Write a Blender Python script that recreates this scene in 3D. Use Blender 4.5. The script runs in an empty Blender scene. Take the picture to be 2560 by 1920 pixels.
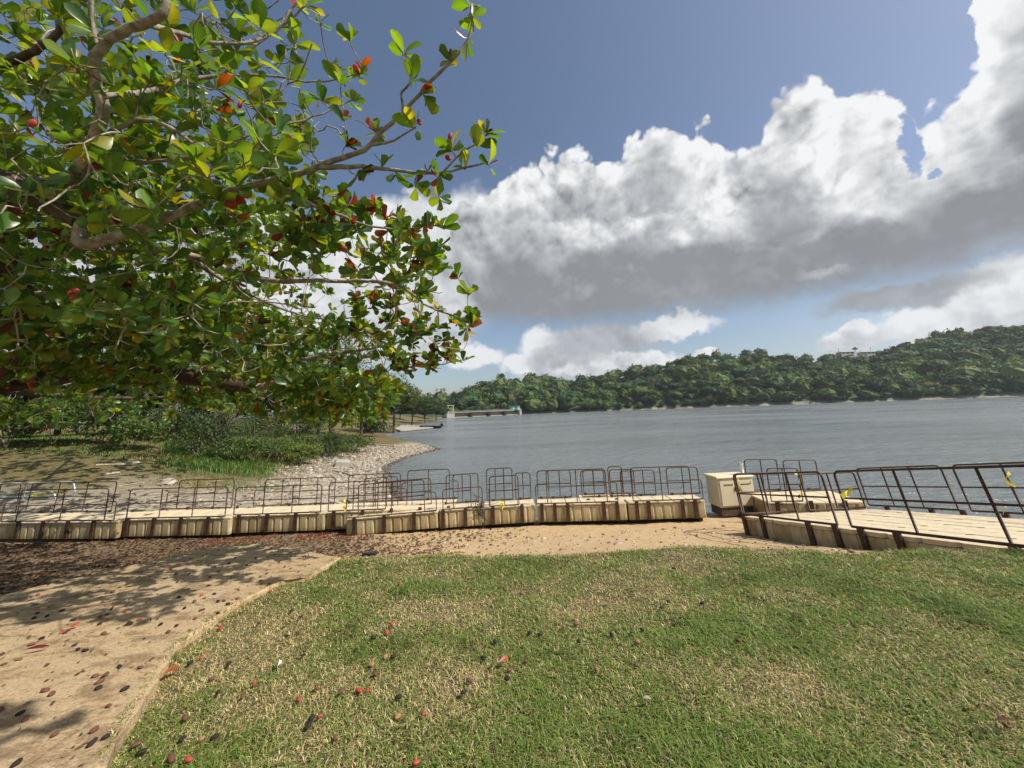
import bpy, math, random
import numpy as np
from mathutils import Vector, Matrix

random.seed(7)
RNG = np.random.default_rng(7)
SC = bpy.context.scene
COL = SC.collection

# ------------------------------------------------------------------ camera
EYE = np.array([0.0, 0.0, 3.7])            # lake surface is z = 0
FPX, CX, CY, WPX, HPX = 900.0, 1280.0, 853.0, 2560.0, 1920.0
PITCH, ROLL = math.atan(0.19), 0.038
_f = np.array([0, math.cos(PITCH), math.sin(PITCH)])
_u0 = np.array([0, -math.sin(PITCH), math.cos(PITCH)])
_r0 = np.array([1.0, 0, 0])
CR = math.cos(ROLL) * _r0 - math.sin(ROLL) * _u0
CU = math.cos(ROLL) * _u0 + math.sin(ROLL) * _r0
cam = bpy.data.cameras.new('camera')
cam.sensor_fit = 'HORIZONTAL'
cam.sensor_width = 36.0
cam.lens = FPX / WPX * 36.0
cam.shift_y = -(HPX / 2 - CY) / WPX
cam.clip_start, cam.clip_end = 0.05, 6000
camo = bpy.data.objects.new('camera', cam)
COL.objects.link(camo)
camo.matrix_world = Matrix(((CR[0], CU[0], -_f[0], EYE[0]), (CR[1], CU[1], -_f[1], EYE[1]),
                            (CR[2], CU[2], -_f[2], EYE[2]), (0, 0, 0, 1)))
SC.camera = camo


def ray(px, py):
    d = CR * ((px - CX) / FPX) + CU * (-(py - CY) / FPX) + _f
    return d / np.linalg.norm(d)


def onz(px, py, z):
    """survey a point of the photograph onto the level z"""
    d = ray(px, py)
    return EYE + d * ((z - EYE[2]) / d[2])


def ony(px, py, y):
    d = ray(px, py)
    return EYE + d * (y / d[1])


def proj(P):
    v = np.asarray(P, float) - EYE
    w = v @ _f
    return CX + FPX * (v @ CR) / w, CY - FPX * (v @ CU) / w, w


# ------------------------------------------------------------------ light
SUN_DIR = np.array([0.88, -0.30, 1.0])
SUN_DIR /= np.linalg.norm(SUN_DIR)
SUN_EL = math.asin(SUN_DIR[2])
SUN_AZ = math.atan2(SUN_DIR[0], SUN_DIR[1])          # clockwise from +Y
EXPOSURE = 0.44
SKY_S = 0.10
sun = bpy.data.lights.new('sun', 'SUN')
sun.energy = 4.4
sun.angle = math.radians(0.55)
sun.color = (1.0, 0.955, 0.88)
suno = bpy.data.objects.new('sun', sun)
COL.objects.link(suno)
suno.rotation_euler = Vector(SUN_DIR).to_track_quat('Z', 'Y').to_euler()
suno.location = (20, -10, 40)
vs = SC.view_settings
vs.view_transform = 'Standard'
vs.look = 'None'
vs.exposure = EXPOSURE
vs.gamma = 1.0
vs.use_curve_mapping = False
SC.render.engine = 'CYCLES'
SC.cycles.use_denoising = True
SC.cycles.max_bounces = 5
SC.cycles.diffuse_bounces = 3
SC.cycles.glossy_bounces = 2
SC.cycles.transparent_max_bounces = 4


# ---- tiny node-expression helper
class E:
    def __init__(s, nt, sock):
        s.nt, s.s = nt, sock

    def _m(s, op, *a, clamp=False):
        n = s.nt.nodes.new('ShaderNodeMath')
        n.operation = op
        n.use_clamp = clamp
        for i, v in enumerate((s,) + a):
            if isinstance(v, E):
                s.nt.links.new(v.s, n.inputs[i])
            else:
                n.inputs[i].default_value = v
        return E(s.nt, n.outputs[0])

    def __add__(s, o): return s._m('ADD', o)
    def __radd__(s, o): return s._m('ADD', o)
    def __mul__(s, o): return s._m('MULTIPLY', o)
    def __rmul__(s, o): return s._m('MULTIPLY', o)
    def __sub__(s, o): return s._m('SUBTRACT', o)
    def __rsub__(s, o): return (s * -1.0) + o
    def __truediv__(s, o): return s._m('DIVIDE', o)
    def max(s, o): return s._m('MAXIMUM', o)
    def min(s, o): return s._m('MINIMUM', o)
    def clamp(s): return s._m('ADD', 0.0, clamp=True)
    def sqrt(s): return s._m('SQRT')
    def pow(s, p): return s._m('POWER', p)

    def step(s, a, b, t='SMOOTHSTEP'):
        n = s.nt.nodes.new('ShaderNodeMapRange')
        n.interpolation_type = t
        s.nt.links.new(s.s, n.inputs[0])
        n.inputs[1].default_value, n.inputs[2].default_value = a, b
        return E(s.nt, n.outputs[0])


def curve_node(nt, x, pts, x0, x1, y0, y1):
    """float curve over pts (x,y) in given ranges"""
    n = nt.nodes.new('ShaderNodeFloatCurve')
    t = (x - x0) / (x1 - x0)
    nt.links.new(t.clamp().s, n.inputs['Value'])
    c = n.mapping.curves[0]
    pts = sorted(pts)
    nrm = [((a - x0) / (x1 - x0), (b - y0) / (y1 - y0)) for a, b in pts]
    c.points[0].location = nrm[0]
    c.points[1].location = nrm[-1]
    for p in nrm[1:-1]:
        c.points.new(*p)
    for p in c.points:
        p.handle_type = 'AUTO_CLAMPED'
    n.mapping.update()
    return E(nt, n.outputs[0]) * (y1 - y0) + y0


def azel(px, py):
    d = ray(px, py)
    return math.atan2(d[0], d[1]), math.asin(d[2])


def build_world():
    w = bpy.data.worlds.new('World')
    SC.world = w
    w.use_nodes = True
    nt = w.node_tree
    nt.nodes.clear()
    out = nt.nodes.new('ShaderNodeOutputWorld')
    bg = nt.nodes.new('ShaderNodeBackground')
    bg.inputs[1].default_value = SKY_S
    nt.links.new(bg.outputs[0], out.inputs[0])
    sky = nt.nodes.new('ShaderNodeTexSky')
    sky.sky_type = 'NISHITA'
    sky.sun_disc = False
    sky.sun_elevation = SUN_EL
    sky.sun_rotation = SUN_AZ
    sky.altitude = 100
    sky.air_density = 1.0
    sky.dust_density = 1.8
    sky.ozone_density = 2.5
    tc = nt.nodes.new('ShaderNodeTexCoord')
    sp = nt.nodes.new('ShaderNodeSeparateXYZ')
    nt.links.new(tc.outputs['Generated'], sp.inputs[0])
    x, y, z = (E(nt, sp.outputs[i]) for i in range(3))
    az0 = x._m('ARCTAN2', y)
    el0 = z.max(-1.0).min(1.0)._m('ARCSINE')

    def noise(scale, detail, rough=0.55, off=(0, 0, 0), stretch=1.3):
        mp = nt.nodes.new('ShaderNodeMapping')
        mp.inputs['Location'].default_value = off
        mp.inputs['Scale'].default_value = (1, 1, stretch)
        nt.links.new(tc.outputs['Generated'], mp.inputs[0])
        n = nt.nodes.new('ShaderNodeTexNoise')
        n.inputs['Scale'].default_value = scale
        n.inputs['Detail'].default_value = detail
        n.inputs['Roughness'].default_value = rough
        nt.links.new(mp.outputs[0], n.inputs['Vector'])
        s2 = nt.nodes.new('ShaderNodeSeparateColor')
        nt.links.new(n.outputs['Color'], s2.inputs[0])
        return [E(nt, s2.outputs[i]) - 0.5 for i in range(3)]

    def fac(scale, detail, off, rough=0.5):
        mp = nt.nodes.new('ShaderNodeMapping')
        mp.inputs['Location'].default_value = off
        nt.links.new(tc.outputs['Generated'], mp.inputs[0])
        n = nt.nodes.new('ShaderNodeTexNoise')
        n.inputs['Scale'].default_value = scale
        n.inputs['Detail'].default_value = detail
        n.inputs['Roughness'].default_value = rough
        nt.links.new(mp.outputs[0], n.inputs['Vector'])
        return E(nt, n.outputs[0]) - 0.5

    def cells(scale, off, warp):
        mp = nt.nodes.new('ShaderNodeMapping')
        mp.inputs['Location'].default_value = off
        nt.links.new(tc.outputs['Generated'], mp.inputs[0])
        ad = nt.nodes.new('ShaderNodeVectorMath')
        ad.operation = 'MULTIPLY_ADD'
        nt.links.new(warp, ad.inputs[0])
        ad.inputs[1].default_value = (.07, .07, .07)
        nt.links.new(mp.outputs[0], ad.inputs[2])
        n = nt.nodes.new('ShaderNodeTexVoronoi')
        n.feature = 'F1'
        n.inputs['Scale'].default_value = scale
        n.inputs['Detail'].default_value = 2.0
        n.inputs['Roughness'].default_value = 0.6
        n.inputs['Lacunarity'].default_value = 2.3
        nt.links.new(ad.outputs[0], n.inputs['Vector'])
        return E(nt, n.outputs['Distance'])

    wn = nt.nodes.new('ShaderNodeTexNoise')
    wn.inputs['Scale'].default_value = 9.0
    wn.inputs['Detail'].default_value = 3.0
    nt.links.new(tc.outputs['Generated'], wn.inputs['Vector'])
    v1 = cells(9.0, (0, 0, 0), wn.outputs['Color'])
    v2 = cells(9.0, (.012, 0, .022), wn.outputs['Color'])
    n1 = noise(7.0, 3.0, 0.5)
    n2 = noise(26.0, 4.0, 0.62, (3.1, 1.7, 0.4), 1.0)
    az = az0 + n1[0] * 0.035 + n2[0] * 0.040
    els = el0 + n1[1] * 0.045 + n2[1] * 0.045
    el = els + (v1 - 0.53) * 0.070
    elp = els + (v1 - 0.53) * 0.028

    # main cumulus bank: outline of tops and of the flat base, by compass direction
    top_px = [(1115, 560), (1150, 490), (1203, 470), (1250, 415), (1300, 372), (1388, 347), (1435, 378), (1516, 365), (1585, 312),
              (1678, 289), (1770, 300), (1828, 330), (1897, 266), (1967, 188), (2071, 162), (2140, 174), (2198, 205),
              (2240, 235), (2290, 250), (2350, 205), (2412, 110), (2470, 0), (2620, -150)]
    base_px = [(1115, 700), (1215, 798), (1504, 800), (1677, 787), (1851, 763), (2082, 717), (2314, 683), (2560, 625)]
    tp = [azel(*p) for p in top_px]
    bp_ = [azel(*p) for p in base_px]
    lo, hi = math.radians(-180), math.radians(180)
    wide_t = [(lo, .46), (-2.5, .60), (-2.0, .38), (-1.5, .55), (-1.1, .30), (-.75, .46), (-.45, .36), (.0, .4), (.9, .9), (1.35, .55), (1.7, .42), (2.1, .66), (2.6, .40), (hi, .46)]
    wide_b = [(lo, .26), (-1.6, .24), (-.8, .30), (-.5, .33), (.6, .25), (1.5, .30), (2.2, .24), (hi, .26)]
    x0, x1 = -.62, tp[-1][0]
    tp = [(x0, .40), (-.45, .36), (-.3, .36)] + tp
    bp_ = [(x0, .32), (-.5, .33), (-.3, .34)] + bp_
    inside = az.step(x0 - .02, x0 + .05) * (1.0 - az.step(x1 - .10, x1 - .02))
    top = curve_node(nt, az, tp, x0, x1, -.2, 1.4) * inside + curve_node(nt, az, wide_t, lo, hi, -.2, 1.4) * (1.0 - inside)
    base = curve_node(nt, az, bp_, x0, x1, -.2, 1.4) * inside + curve_node(nt, az, wide_b, lo, hi, -.2, 1.4) * (1.0 - inside)
    dt = top - el
    db = els - base
    m_main = dt.step(-0.003, 0.016) * db.step(-0.040, 0.045)
    # puffs
    def puff(px, py, rx, ry):
        a, e = azel(px, py)
        a1 = azel(px + rx, py)[0] - a
        e1 = azel(px, py - ry)[1] - e
        v = (((az - a) / a1)._m('POWER', 2.0) + ((elp - e) / e1)._m('POWER', 2.0)).sqrt()
        return 1.0 - v, (elp - e) / e1
    def puffs(lst):
        acc = vert = None
        for p in lst:
            f, h = puff(*p)
            acc = f if acc is None else acc.max(f)
            vert = h if vert is None else vert.max(h)
        return acc, vert
    white, wv = puffs([(1350, 862, 62, 62), (1300, 900, 60, 40), (1600, 890, 130, 34), (1680, 805, 140, 30), (1540, 915, 160, 30),
                       (1480, 905, 170, 40), (1190, 880, 90, 34), (1762, 866, 40, 16), (2290, 800, 150, 55), (2430, 760, 200, 90), (2540, 700, 190, 110), (2150, 830, 160, 30), (2380, 850, 200, 40)])
    grey, gv = puffs([(1500, 838, 180, 48), (1420, 880, 120, 40), (2250, 720, 330, 46)])
    left, lv = puffs([(930, 720, 330, 200), (760, 640, 250, 130), (1010, 850, 190, 60), (1040, 560, 140, 100), (520, 700, 320, 150), (1180, 600, 130, 160)])
    hole, _ = puffs([(2274, 350, 30, 95), (2282, 250, 42, 70), (2345, 415, 30, 16)])
    m_main = m_main * (1.0 - hole.step(-0.05, 0.30))
    m_white = white.step(-0.05, 0.35)
    m_grey = grey.step(-0.1, 0.5)
    m_left = left.step(-0.02, 0.35)

    # relief: field against itself a little towards the sun (up and right)
    b1 = fac(5.5, 3.0, (0, 0, 0))
    b2 = fac(5.5, 3.0, (0.035, 0.0, 0.05))
    c1 = fac(19.0, 4.0, (7, 2, 1), .64)
    c2 = fac(19.0, 4.0, (7.012, 2, 1.02), .64)
    big = fac(3.2, 2.0, (1.3, 5.2, 2.2))
    relief = (b1 - b2) * 1.3 + (c1 - c2) * 0.50 + (v2 - v1) * 0.50
    lobes, _ = puffs([(1640, 450, 110, 120), (1950, 520, 150, 150), (1440, 500, 140, 60), (1230, 570, 120, 90), (1500, 640, 220, 60), (2100, 600, 200, 70),
                      (1750, 660, 330, 90), (2480, 520, 220, 110), (2540, 300, 110, 90), (1300, 640, 160, 120)])
    brights, _ = puffs([(2060, 420, 110, 130), (1780, 520, 110, 120), (1690, 590, 60, 40), (2200, 500, 90, 70), (1560, 560, 90, 40), (1380, 420, 120, 60), (2060, 660, 120, 22)])
    s_base = 1.0 - db.step(-0.01, 0.22)
    S = s_base * 0.80 + dt.step(0.02, 0.22) * 0.34 + lobes.step(-0.15, 0.75) * 0.46 - brights.step(-0.1, 0.8) * 0.30 + big * 0.55 * dt.step(0.02, 0.12)
    S = S.clamp()
    lum_main = 0.82 - S * 0.54 + relief * (1.25 - S * 1.08)
    lum_main = lum_main.max(0.275 + big * 0.06).min(0.93)
    lum_white = (0.62 + wv * 0.12 + relief * 0.8).max(0.38).min(0.9)
    lum_grey = (0.42 + relief * 0.3 + big * 0.2).max(0.33).min(0.6)
    lum_left = (0.66 + lv * 0.04 + relief * 0.5 + big * 0.35).max(0.44).min(0.93)

    def mixc(fac, a, b):
        n = nt.nodes.new('ShaderNodeMix')
        n.data_type = 'RGBA'
        nt.links.new(fac.s, n.inputs[0])
        for v, i in ((a, 6), (b, 7)):
            nt.links.new(v, n.inputs[i])
        return n.outputs[2]

    def cloudcol(lum):
        g = 1.0 / (SKY_S * 2 ** EXPOSURE)
        n = nt.nodes.new('ShaderNodeCombineColor')
        t = lum.step(0.2, 0.85, 'LINEAR')
        for i, (lo_, hi_) in enumerate(((0.95, 0.985), (1.0, 0.995), (1.07, 1.0))):
            nt.links.new((lum * g * (t * (hi_ - lo_) + lo_)).s, n.inputs[i])
        return n.outputs[0]
    # sky itself toned by a little thin high haze
    c = sky.outputs[0]
    tint = nt.nodes.new('ShaderNodeMix')
    tint.data_type = 'RGBA'
    tint.blend_type = 'MULTIPLY'
    tint.inputs[0].default_value = 1.0
    tint.inputs[7].default_value = (1.0, 0.96, 0.92, 1)
    nt.links.new(c, tint.inputs[6])
    c = tint.outputs[2]
    up = el0.step(0.0, 0.02)
    c = mixc(m_left * up * 0.96, c, cloudcol(lum_left))
    c = mixc(m_white * up * 0.92, c, cloudcol(lum_white))
    c = mixc(m_grey * up * 0.9, c, cloudcol(lum_grey))
    c = mixc(m_main, c, cloudcol(lum_main))
    nt.links.new(c, bg.inputs[0])
    w.cycles.sampling_method = 'NONE'


build_world()


# ------------------------------------------------------------------ helpers
def mesh_np(name, V, F, mats=(), col=None, smooth=False, attrs=None):
    V = np.asarray(V, np.float32)
    me = bpy.data.meshes.new(name)
    me.vertices.add(len(V))
    me.vertices.foreach_set('co', V.ravel())
    Fs = F if isinstance(F, (list, tuple)) else [F]
    Fs = [np.asarray(f, np.int32) for f in Fs if len(f)]
    nl = sum(f.size for f in Fs)
    npoly = sum(len(f) for f in Fs)
    me.loops.add(nl)
    me.polygons.add(npoly)
    me.loops.foreach_set('vertex_index', np.concatenate([f.ravel() for f in Fs]))
    tot = np.concatenate([np.full(len(f), f.shape[1], np.int32) for f in Fs])
    me.polygons.foreach_set('loop_start', np.concatenate([[0], np.cumsum(tot)[:-1]]).astype(np.int32))
    me.polygons.foreach_set('loop_total', tot)
    me.polygons.foreach_set('use_smooth', np.full(npoly, smooth))
    if col is not None:
        a = me.color_attributes.new('Col', 'FLOAT_COLOR', 'POINT')
        c4 = np.ones((len(V), 4), np.float32)
        c4[:, :3] = col
        a.data.foreach_set('color', c4.ravel())
    for k, v in (attrs or {}).items():
        a = me.attributes.new(k, 'FLOAT', 'POINT')
        a.data.foreach_set('value', np.asarray(v, np.float32))
    for m in mats:
        me.materials.append(m)
    me.update(calc_edges=True)
    return me


def link(name, me, parent=None, loc=None, mat4=None):
    o = bpy.data.objects.new(name, me)
    COL.objects.link(o)
    if parent is not None:
        o.parent = parent
    if mat4 is not None:
        o.matrix_local = mat4
    elif loc is not None:
        o.location = loc
    return o


def tag(o, label=None, cat=None, group=None, kind=None):
    if label: o['label'] = label
    if cat: o['category'] = cat
    if group: o['group'] = group
    if kind: o['kind'] = kind
    return o


def empty(name, loc=(0, 0, 0), mat4=None):
    o = bpy.data.objects.new(name, None)
    o.empty_display_size = 0.2
    COL.objects.link(o)
    if mat4 is not None:
        o.matrix_world = mat4
    else:
        o.location = loc
    return o


class MB:
    """collect shapes into one mesh"""
    def __init__(s):
        s.V, s.F3, s.F4, s.n = [], [], [], 0

    def add(s, V, F):
        V = np.asarray(V, float)
        for f in F:
            (s.F4 if len(f) == 4 else s.F3).append([i + s.n for i in f])
        s.V.append(V)
        s.n += len(V)
        return s

    def box(s, lo, hi, M=None, bev=0.0):
        x0, y0, z0 = lo
        x1, y1, z1 = hi
        if bev <= 0:
            V = np.array([[x0, y0, z0], [x1, y0, z0], [x1, y1, z0], [x0, y1, z0], [x0, y0, z1], [x1, y0, z1], [x1, y1, z1], [x0, y1, z1]], float)
            F = [(0, 3, 2, 1), (4, 5, 6, 7), (0, 1, 5, 4), (1, 2, 6, 5), (2, 3, 7, 6), (3, 0, 4, 7)]
        else:
            b = bev
            V, F = [], []
            ring = lambda i, z: [(x0 + i, y0 + i, z), (x1 - i, y0 + i, z), (x1 - i, y1 - i, z), (x0 + i, y1 - i, z)]
            for r in (ring(b, z0), ring(0, z0 + b), ring(0, z1 - b), ring(b, z1)):
                V += r
            for k in range(3):
                for i in range(4):
                    j = (i + 1) % 4
                    F.append((k * 4 + i, k * 4 + j, k * 4 + 4 + j, k * 4 + 4 + i))
            F += [(3, 2, 1, 0), (12, 13, 14, 15)]
            V = np.array(V, float)
        if M is not None:
            V = (np.c_[V, np.ones(len(V))] @ np.array(M).T)[:, :3]
        return s.add(V, F)

    def tube(s, pts, r, n=6, caps=True):
        P = np.asarray(pts, float)
        r = np.broadcast_to(np.asarray(r, float), (len(P),))
        V, F = tube_arrays(P, r, n)
        s.add(V, F)
        if caps:
            c0 = len(P) * n
            s.V[-1] = np.vstack([s.V[-1], P[:1], P[-1:]])
            b = s.n - len(V)
            s.n += 2
            for i in range(n):
                j = (i + 1) % n
                s.F3.append([b + c0, b + j, b + i])
                s.F3.append([b + c0 + 1, b + (len(P) - 1) * n + i, b + (len(P) - 1) * n + j])
        return s

    def mesh(s, name, mats, smooth=False, col=None):
        V = np.vstack(s.V)
        F = []
        if s.F3: F.append(np.array(s.F3))
        if s.F4: F.append(np.array(s.F4))
        return mesh_np(name, V, F, mats if isinstance(mats, (list, tuple)) else [mats], smooth=smooth, col=col)


def tube_arrays(P, r, n):
    P = np.asarray(P, float)
    T = np.gradient(P, axis=0)
    T /= np.maximum(np.linalg.norm(T, axis=1, keepdims=True), 1e-9)
    ref = np.array([0.0, 0, 1.0])
    if abs(T[:, 2]).max() > 0.95:
        ref = np.array([0.31, 0.87, 0.38])
    A = np.cross(T, ref)
    A /= np.maximum(np.linalg.norm(A, axis=1, keepdims=True), 1e-9)
    B = np.cross(T, A)
    th = np.arange(n) * 2 * math.pi / n
    V = P[:, None, :] + r[:, None, None] * (A[:, None, :] * np.cos(th)[None, :, None] + B[:, None, :] * np.sin(th)[None, :, None])
    F = []
    for k in range(len(P) - 1):
        for i in range(n):
            j = (i + 1) % n
            F.append((k * n + i, (k + 1) * n + i, (k + 1) * n + j, k * n + j))
    return V.reshape(-1, 3), F


def rounded(pts, rad=0.1, seg=4):
    """polyline with rounded corners"""
    P = [np.array(p, float) for p in pts]
    out = [P[0]]
    for a, b, c in zip(P[:-2], P[1:-1], P[2:]):
        u, v = a - b, c - b
        lu, lv = np.linalg.norm(u), np.linalg.norm(v)
        r = min(rad, lu * .49, lv * .49)
        p0, p1 = b + u / lu * r, b + v / lv * r
        for t in np.linspace(0, 1, seg + 1):
            out.append((1 - t) ** 2 * p0 + 2 * t * (1 - t) * b + t * t * p1)
    out.append(P[-1])
    return np.array(out)


def interp(x, pts):
    p = sorted(pts)
    return np.interp(x, [a for a, _ in p], [b for _, b in p])


def vnoise(x, y, scale, seed=0, octaves=3):
    """cheap value noise in numpy, about -1..1"""
    r = np.random.default_rng(seed)
    tab = r.random((64, 64)) * 2 - 1
    out = 0
    amp, tot = 1.0, 0.0
    for k in range(octaves):
        u, v = np.asarray(x) / scale * 2 ** k + 13.7 * k, np.asarray(y) / scale * 2 ** k + 5.3 * k
        iu, iv = np.floor(u).astype(int), np.floor(v).astype(int)
        fu, fv = u - iu, v - iv
        fu, fv = fu * fu * (3 - 2 * fu), fv * fv * (3 - 2 * fv)
        a = tab[iu % 64, iv % 64]; b = tab[(iu + 1) % 64, iv % 64]
        c = tab[iu % 64, (iv + 1) % 64]; d = tab[(iu + 1) % 64, (iv + 1) % 64]
        out = out + amp * ((a * (1 - fu) + b * fu) * (1 - fv) + (c * (1 - fu) + d * fu) * fv)
        tot += amp
        amp *= 0.5
    return out / tot


# ------------------------------------------------------------------ materials
def new_mat(name):
    m = bpy.data.materials.new(name)
    m.use_nodes = True
    nt = m.node_tree
    return m, nt, nt.nodes['Principled BSDF']


def nz(nt, scale, detail=4, rough=.55, coord='Object', stretch=(1, 1, 1)):
    tc = nt.nodes.new('ShaderNodeTexCoord')
    mp = nt.nodes.new('ShaderNodeMapping')
    mp.inputs['Scale'].default_value = stretch
    nt.links.new(tc.outputs[coord], mp.inputs[0])
    n = nt.nodes.new('ShaderNodeTexNoise')
    n.inputs['Scale'].default_value = scale
    n.inputs['Detail'].default_value = detail
    n.inputs['Roughness'].default_value = rough
    nt.links.new(mp.outputs[0], n.inputs['Vector'])
    return n.outputs[0]


def ramp(nt, fac, stops):
    r = nt.nodes.new('ShaderNodeValToRGB')
    e = r.color_ramp.elements
    while len(e) < len(stops):
        e.new(0.5)
    for el, (p, c) in zip(e, stops):
        el.position = p
        el.color = (*c, 1)
    nt.links.new(fac, r.inputs[0])
    return r.outputs[0]


def mix(nt, fac, a, b, blend='MIX'):
    n = nt.nodes.new('ShaderNodeMix')
    n.data_type = 'RGBA'
    n.blend_type = blend
    for v, i in ((fac, 0), (a, 6), (b, 7)):
        if isinstance(v, (int, float)): n.inputs[i].default_value = v
        elif isinstance(v, tuple): n.inputs[i].default_value = (*v, 1)
        else: nt.links.new(v, n.inputs[i])
    return n.outputs[2]


def bump(nt, bs, h, strength=.3, dist=.02):
    b = nt.nodes.new('ShaderNodeBump')
    b.inputs['Strength'].default_value = strength
    b.inputs['Distance'].default_value = dist
    nt.links.new(h, b.inputs['Height'])
    nt.links.new(b.outputs[0], bs.inputs['Normal'])


def mat_var(name, stops, scale=8, rough=.8, bscale=40, bstr=.3, bdist=.01, detail=5, stretch=(1, 1, 1), spec=.3, coord='Object', metal=0):
    m, nt, bs = new_mat(name)
    n = nz(nt, scale, detail, stretch=stretch, coord=coord)
    k = len(stops)
    c = ramp(nt, n, [(0.3 + 0.4 * i / max(1, k - 1), s) for i, s in enumerate(stops)])
    nt.links.new(c, bs.inputs['Base Color'])
    bs.inputs['Roughness'].default_value = rough
    bs.inputs['Specular IOR Level'].default_value = spec
    bs.inputs['Metallic'].default_value = metal
    bump(nt, bs, nz(nt, bscale, 4, coord=coord), bstr, bdist)
    return m


def mat_leaf(name, trans=0.45, gloss=.45, boost=(2.2, 2.0, 0.6), rough=.38):
    m, nt, bs = new_mat(name)
    at = nt.nodes.new('ShaderNodeAttribute')
    at.attribute_name = 'Col'
    oi = nt.nodes.new('ShaderNodeObjectInfo')
    hv = nt.nodes.new('ShaderNodeHueSaturation')
    mr = nt.nodes.new('ShaderNodeMapRange')
    mr.inputs[3].default_value, mr.inputs[4].default_value = .8, 1.2
    nt.links.new(oi.outputs['Random'], mr.inputs[0])
    nt.links.new(mr.outputs[0], hv.inputs['Value'])
    nt.links.new(at.outputs['Color'], hv.inputs['Color'])
    nt.links.new(hv.outputs[0], bs.inputs['Base Color'])
    bs.inputs['Roughness'].default_value = rough
    bs.inputs['Specular IOR Level'].default_value = gloss
    tr = nt.nodes.new('ShaderNodeBsdfTranslucent')
    bc = mix(nt, 1.0, hv.outputs[0], boost, 'MULTIPLY')
    nt.links.new(bc, tr.inputs[0])
    mx = nt.nodes.new('ShaderNodeMixShader')
    mx.inputs[0].default_value = trans
    nt.links.new(bs.outputs[0], mx.inputs[1])
    nt.links.new(tr.outputs[0], mx.inputs[2])
    nt.links.new(mx.outputs[0], nt.nodes['Material Output'].inputs[0])
    return m


M_LEAF = mat_leaf('almond_leaf', .47, .5, (3.5, 2.8, .38), .33)
M_FOL = mat_leaf('bush_leaf', .35, .35, (1.6, 1.5, .7), .5)
M_FAR = mat_leaf('forest_leaf', .2, .2, (1.3, 1.3, .7), .7)
M_GRASS = mat_leaf('grass_blade', .3, .3, (1.5, 1.5, .8), .5)
M_BARK = mat_var('bark', [(.13, .105, .075), (.27, .235, .18), (.43, .39, .32)], 14, .85, 60, .6, .01, stretch=(1, 1, 1))
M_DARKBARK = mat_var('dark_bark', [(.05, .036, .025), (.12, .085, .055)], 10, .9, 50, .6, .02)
M_RAIL = mat_var('rusty_brown_steel', [(.026, .014, .010), (.055, .027, .016), (.11, .048, .022)], 25, .55, 120, .2, .002, spec=.35)
M_GALV = mat_var('galvanised_steel', [(.42, .43, .43), (.6, .61, .6)], 20, .4, 80, .1, .002, spec=.5, metal=.5)
M_FLOAT = mat_var('beige_float_plastic', [(.50, .40, .25), (.62, .51, .33), (.68, .57, .39)], 3, .65, 60, .15, .004)
M_UNDER = mat_var('black_float_underside', [(.010, .009, .008), (.03, .026, .02)], 6, .9, 30, .3, .01)
M_CAB = mat_var('beige_cabinet_paint', [(.58, .50, .33), (.66, .58, .40)], 2.5, .5, 60, .05, .002)
M_TAPE = mat_var('yellow_caution_tape', [(.75, .62, .02), (.85, .75, .05)], 30, .35, 60, .1, .002)
M_TAPEB = mat_var('black_tape_print', [(.01, .01, .01), (.03, .03, .02)], 30, .4, 60, .1, .002)
M_ROCK = mat_var('pale_rock', [(.20, .17, .13), (.36, .32, .25), (.48, .44, .36)], 5, .9, 30, .5, .03)
M_WOOD = mat_var('weathered_driftwood', [(.18, .14, .10), (.38, .32, .25), (.52, .46, .38)], 9, .9, 60, .5, .01, stretch=(1, 4, 1))
M_WHITE = mat_var('white_paint', [(.70, .70, .68), (.8, .8, .78)], 8, .5, 40, .05, .002)
M_CONC = mat_var('pale_concrete', [(.30, .28, .24), (.42, .39, .34)], 1.2, .9, 10, .2, .02)
M_BLACK = mat_var('black_plastic', [(.012, .012, .013), (.03, .03, .03)], 12, .5, 50, .1, .004)


def mat_dockface():
    """beige plastic with brown-green water streaks running down"""
    m, nt, bs = new_mat('stained_float_panel')
    s1 = nz(nt, 5.5, 4, .6, 'Object', (1.2, 1.2, .35))
    s2 = nz(nt, 2.2, 3, .5, 'Object')
    c = ramp(nt, s1, [(.32, (.22, .165, .085)), (.43, (.50, .405, .24)), (.6, (.62, .52, .33))])
    d = ramp(nt, s2, [(.35, (.72, .68, .56)), (.65, (1, 1, 1))])
    c = mix(nt, 1.0, c, d, 'MULTIPLY')
    oi = nt.nodes.new('ShaderNodeObjectInfo')
    c = mix(nt, 1.0, c, ramp(nt, oi.outputs['Random'], [(0, (.66, .62, .52)), (.35, (.88, .86, .80)), (1, (1, 1, 1))]), 'MULTIPLY')
    tc = nt.nodes.new('ShaderNodeTexCoord')
    sp = nt.nodes.new('ShaderNodeSeparateXYZ')
    nt.links.new(tc.outputs['Object'], sp.inputs[0])
    ma = nt.nodes.new('ShaderNodeMath')
    ma.operation = 'MULTIPLY_ADD'
    nt.links.new(s1, ma.inputs[0])
    ma.inputs[1].default_value = .28
    nt.links.new(sp.outputs[2], ma.inputs[2])
    mr = nt.nodes.new('ShaderNodeMapRange')
    mr.inputs[1].default_value, mr.inputs[2].default_value = -.36, -.22
    nt.links.new(ma.outputs[0], mr.inputs[0])
    c = mix(nt, 1.0, c, ramp(nt, mr.outputs[0], [(0, (.50, .50, .36)), (1, (1, 1, 1))]), 'MULTIPLY')
    nt.links.new(c, bs.inputs['Base Color'])
    bs.inputs['Roughness'].default_value = .7
    bump(nt, bs, s1, .1, .01)
    return m


M_FACE = mat_dockface()


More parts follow.
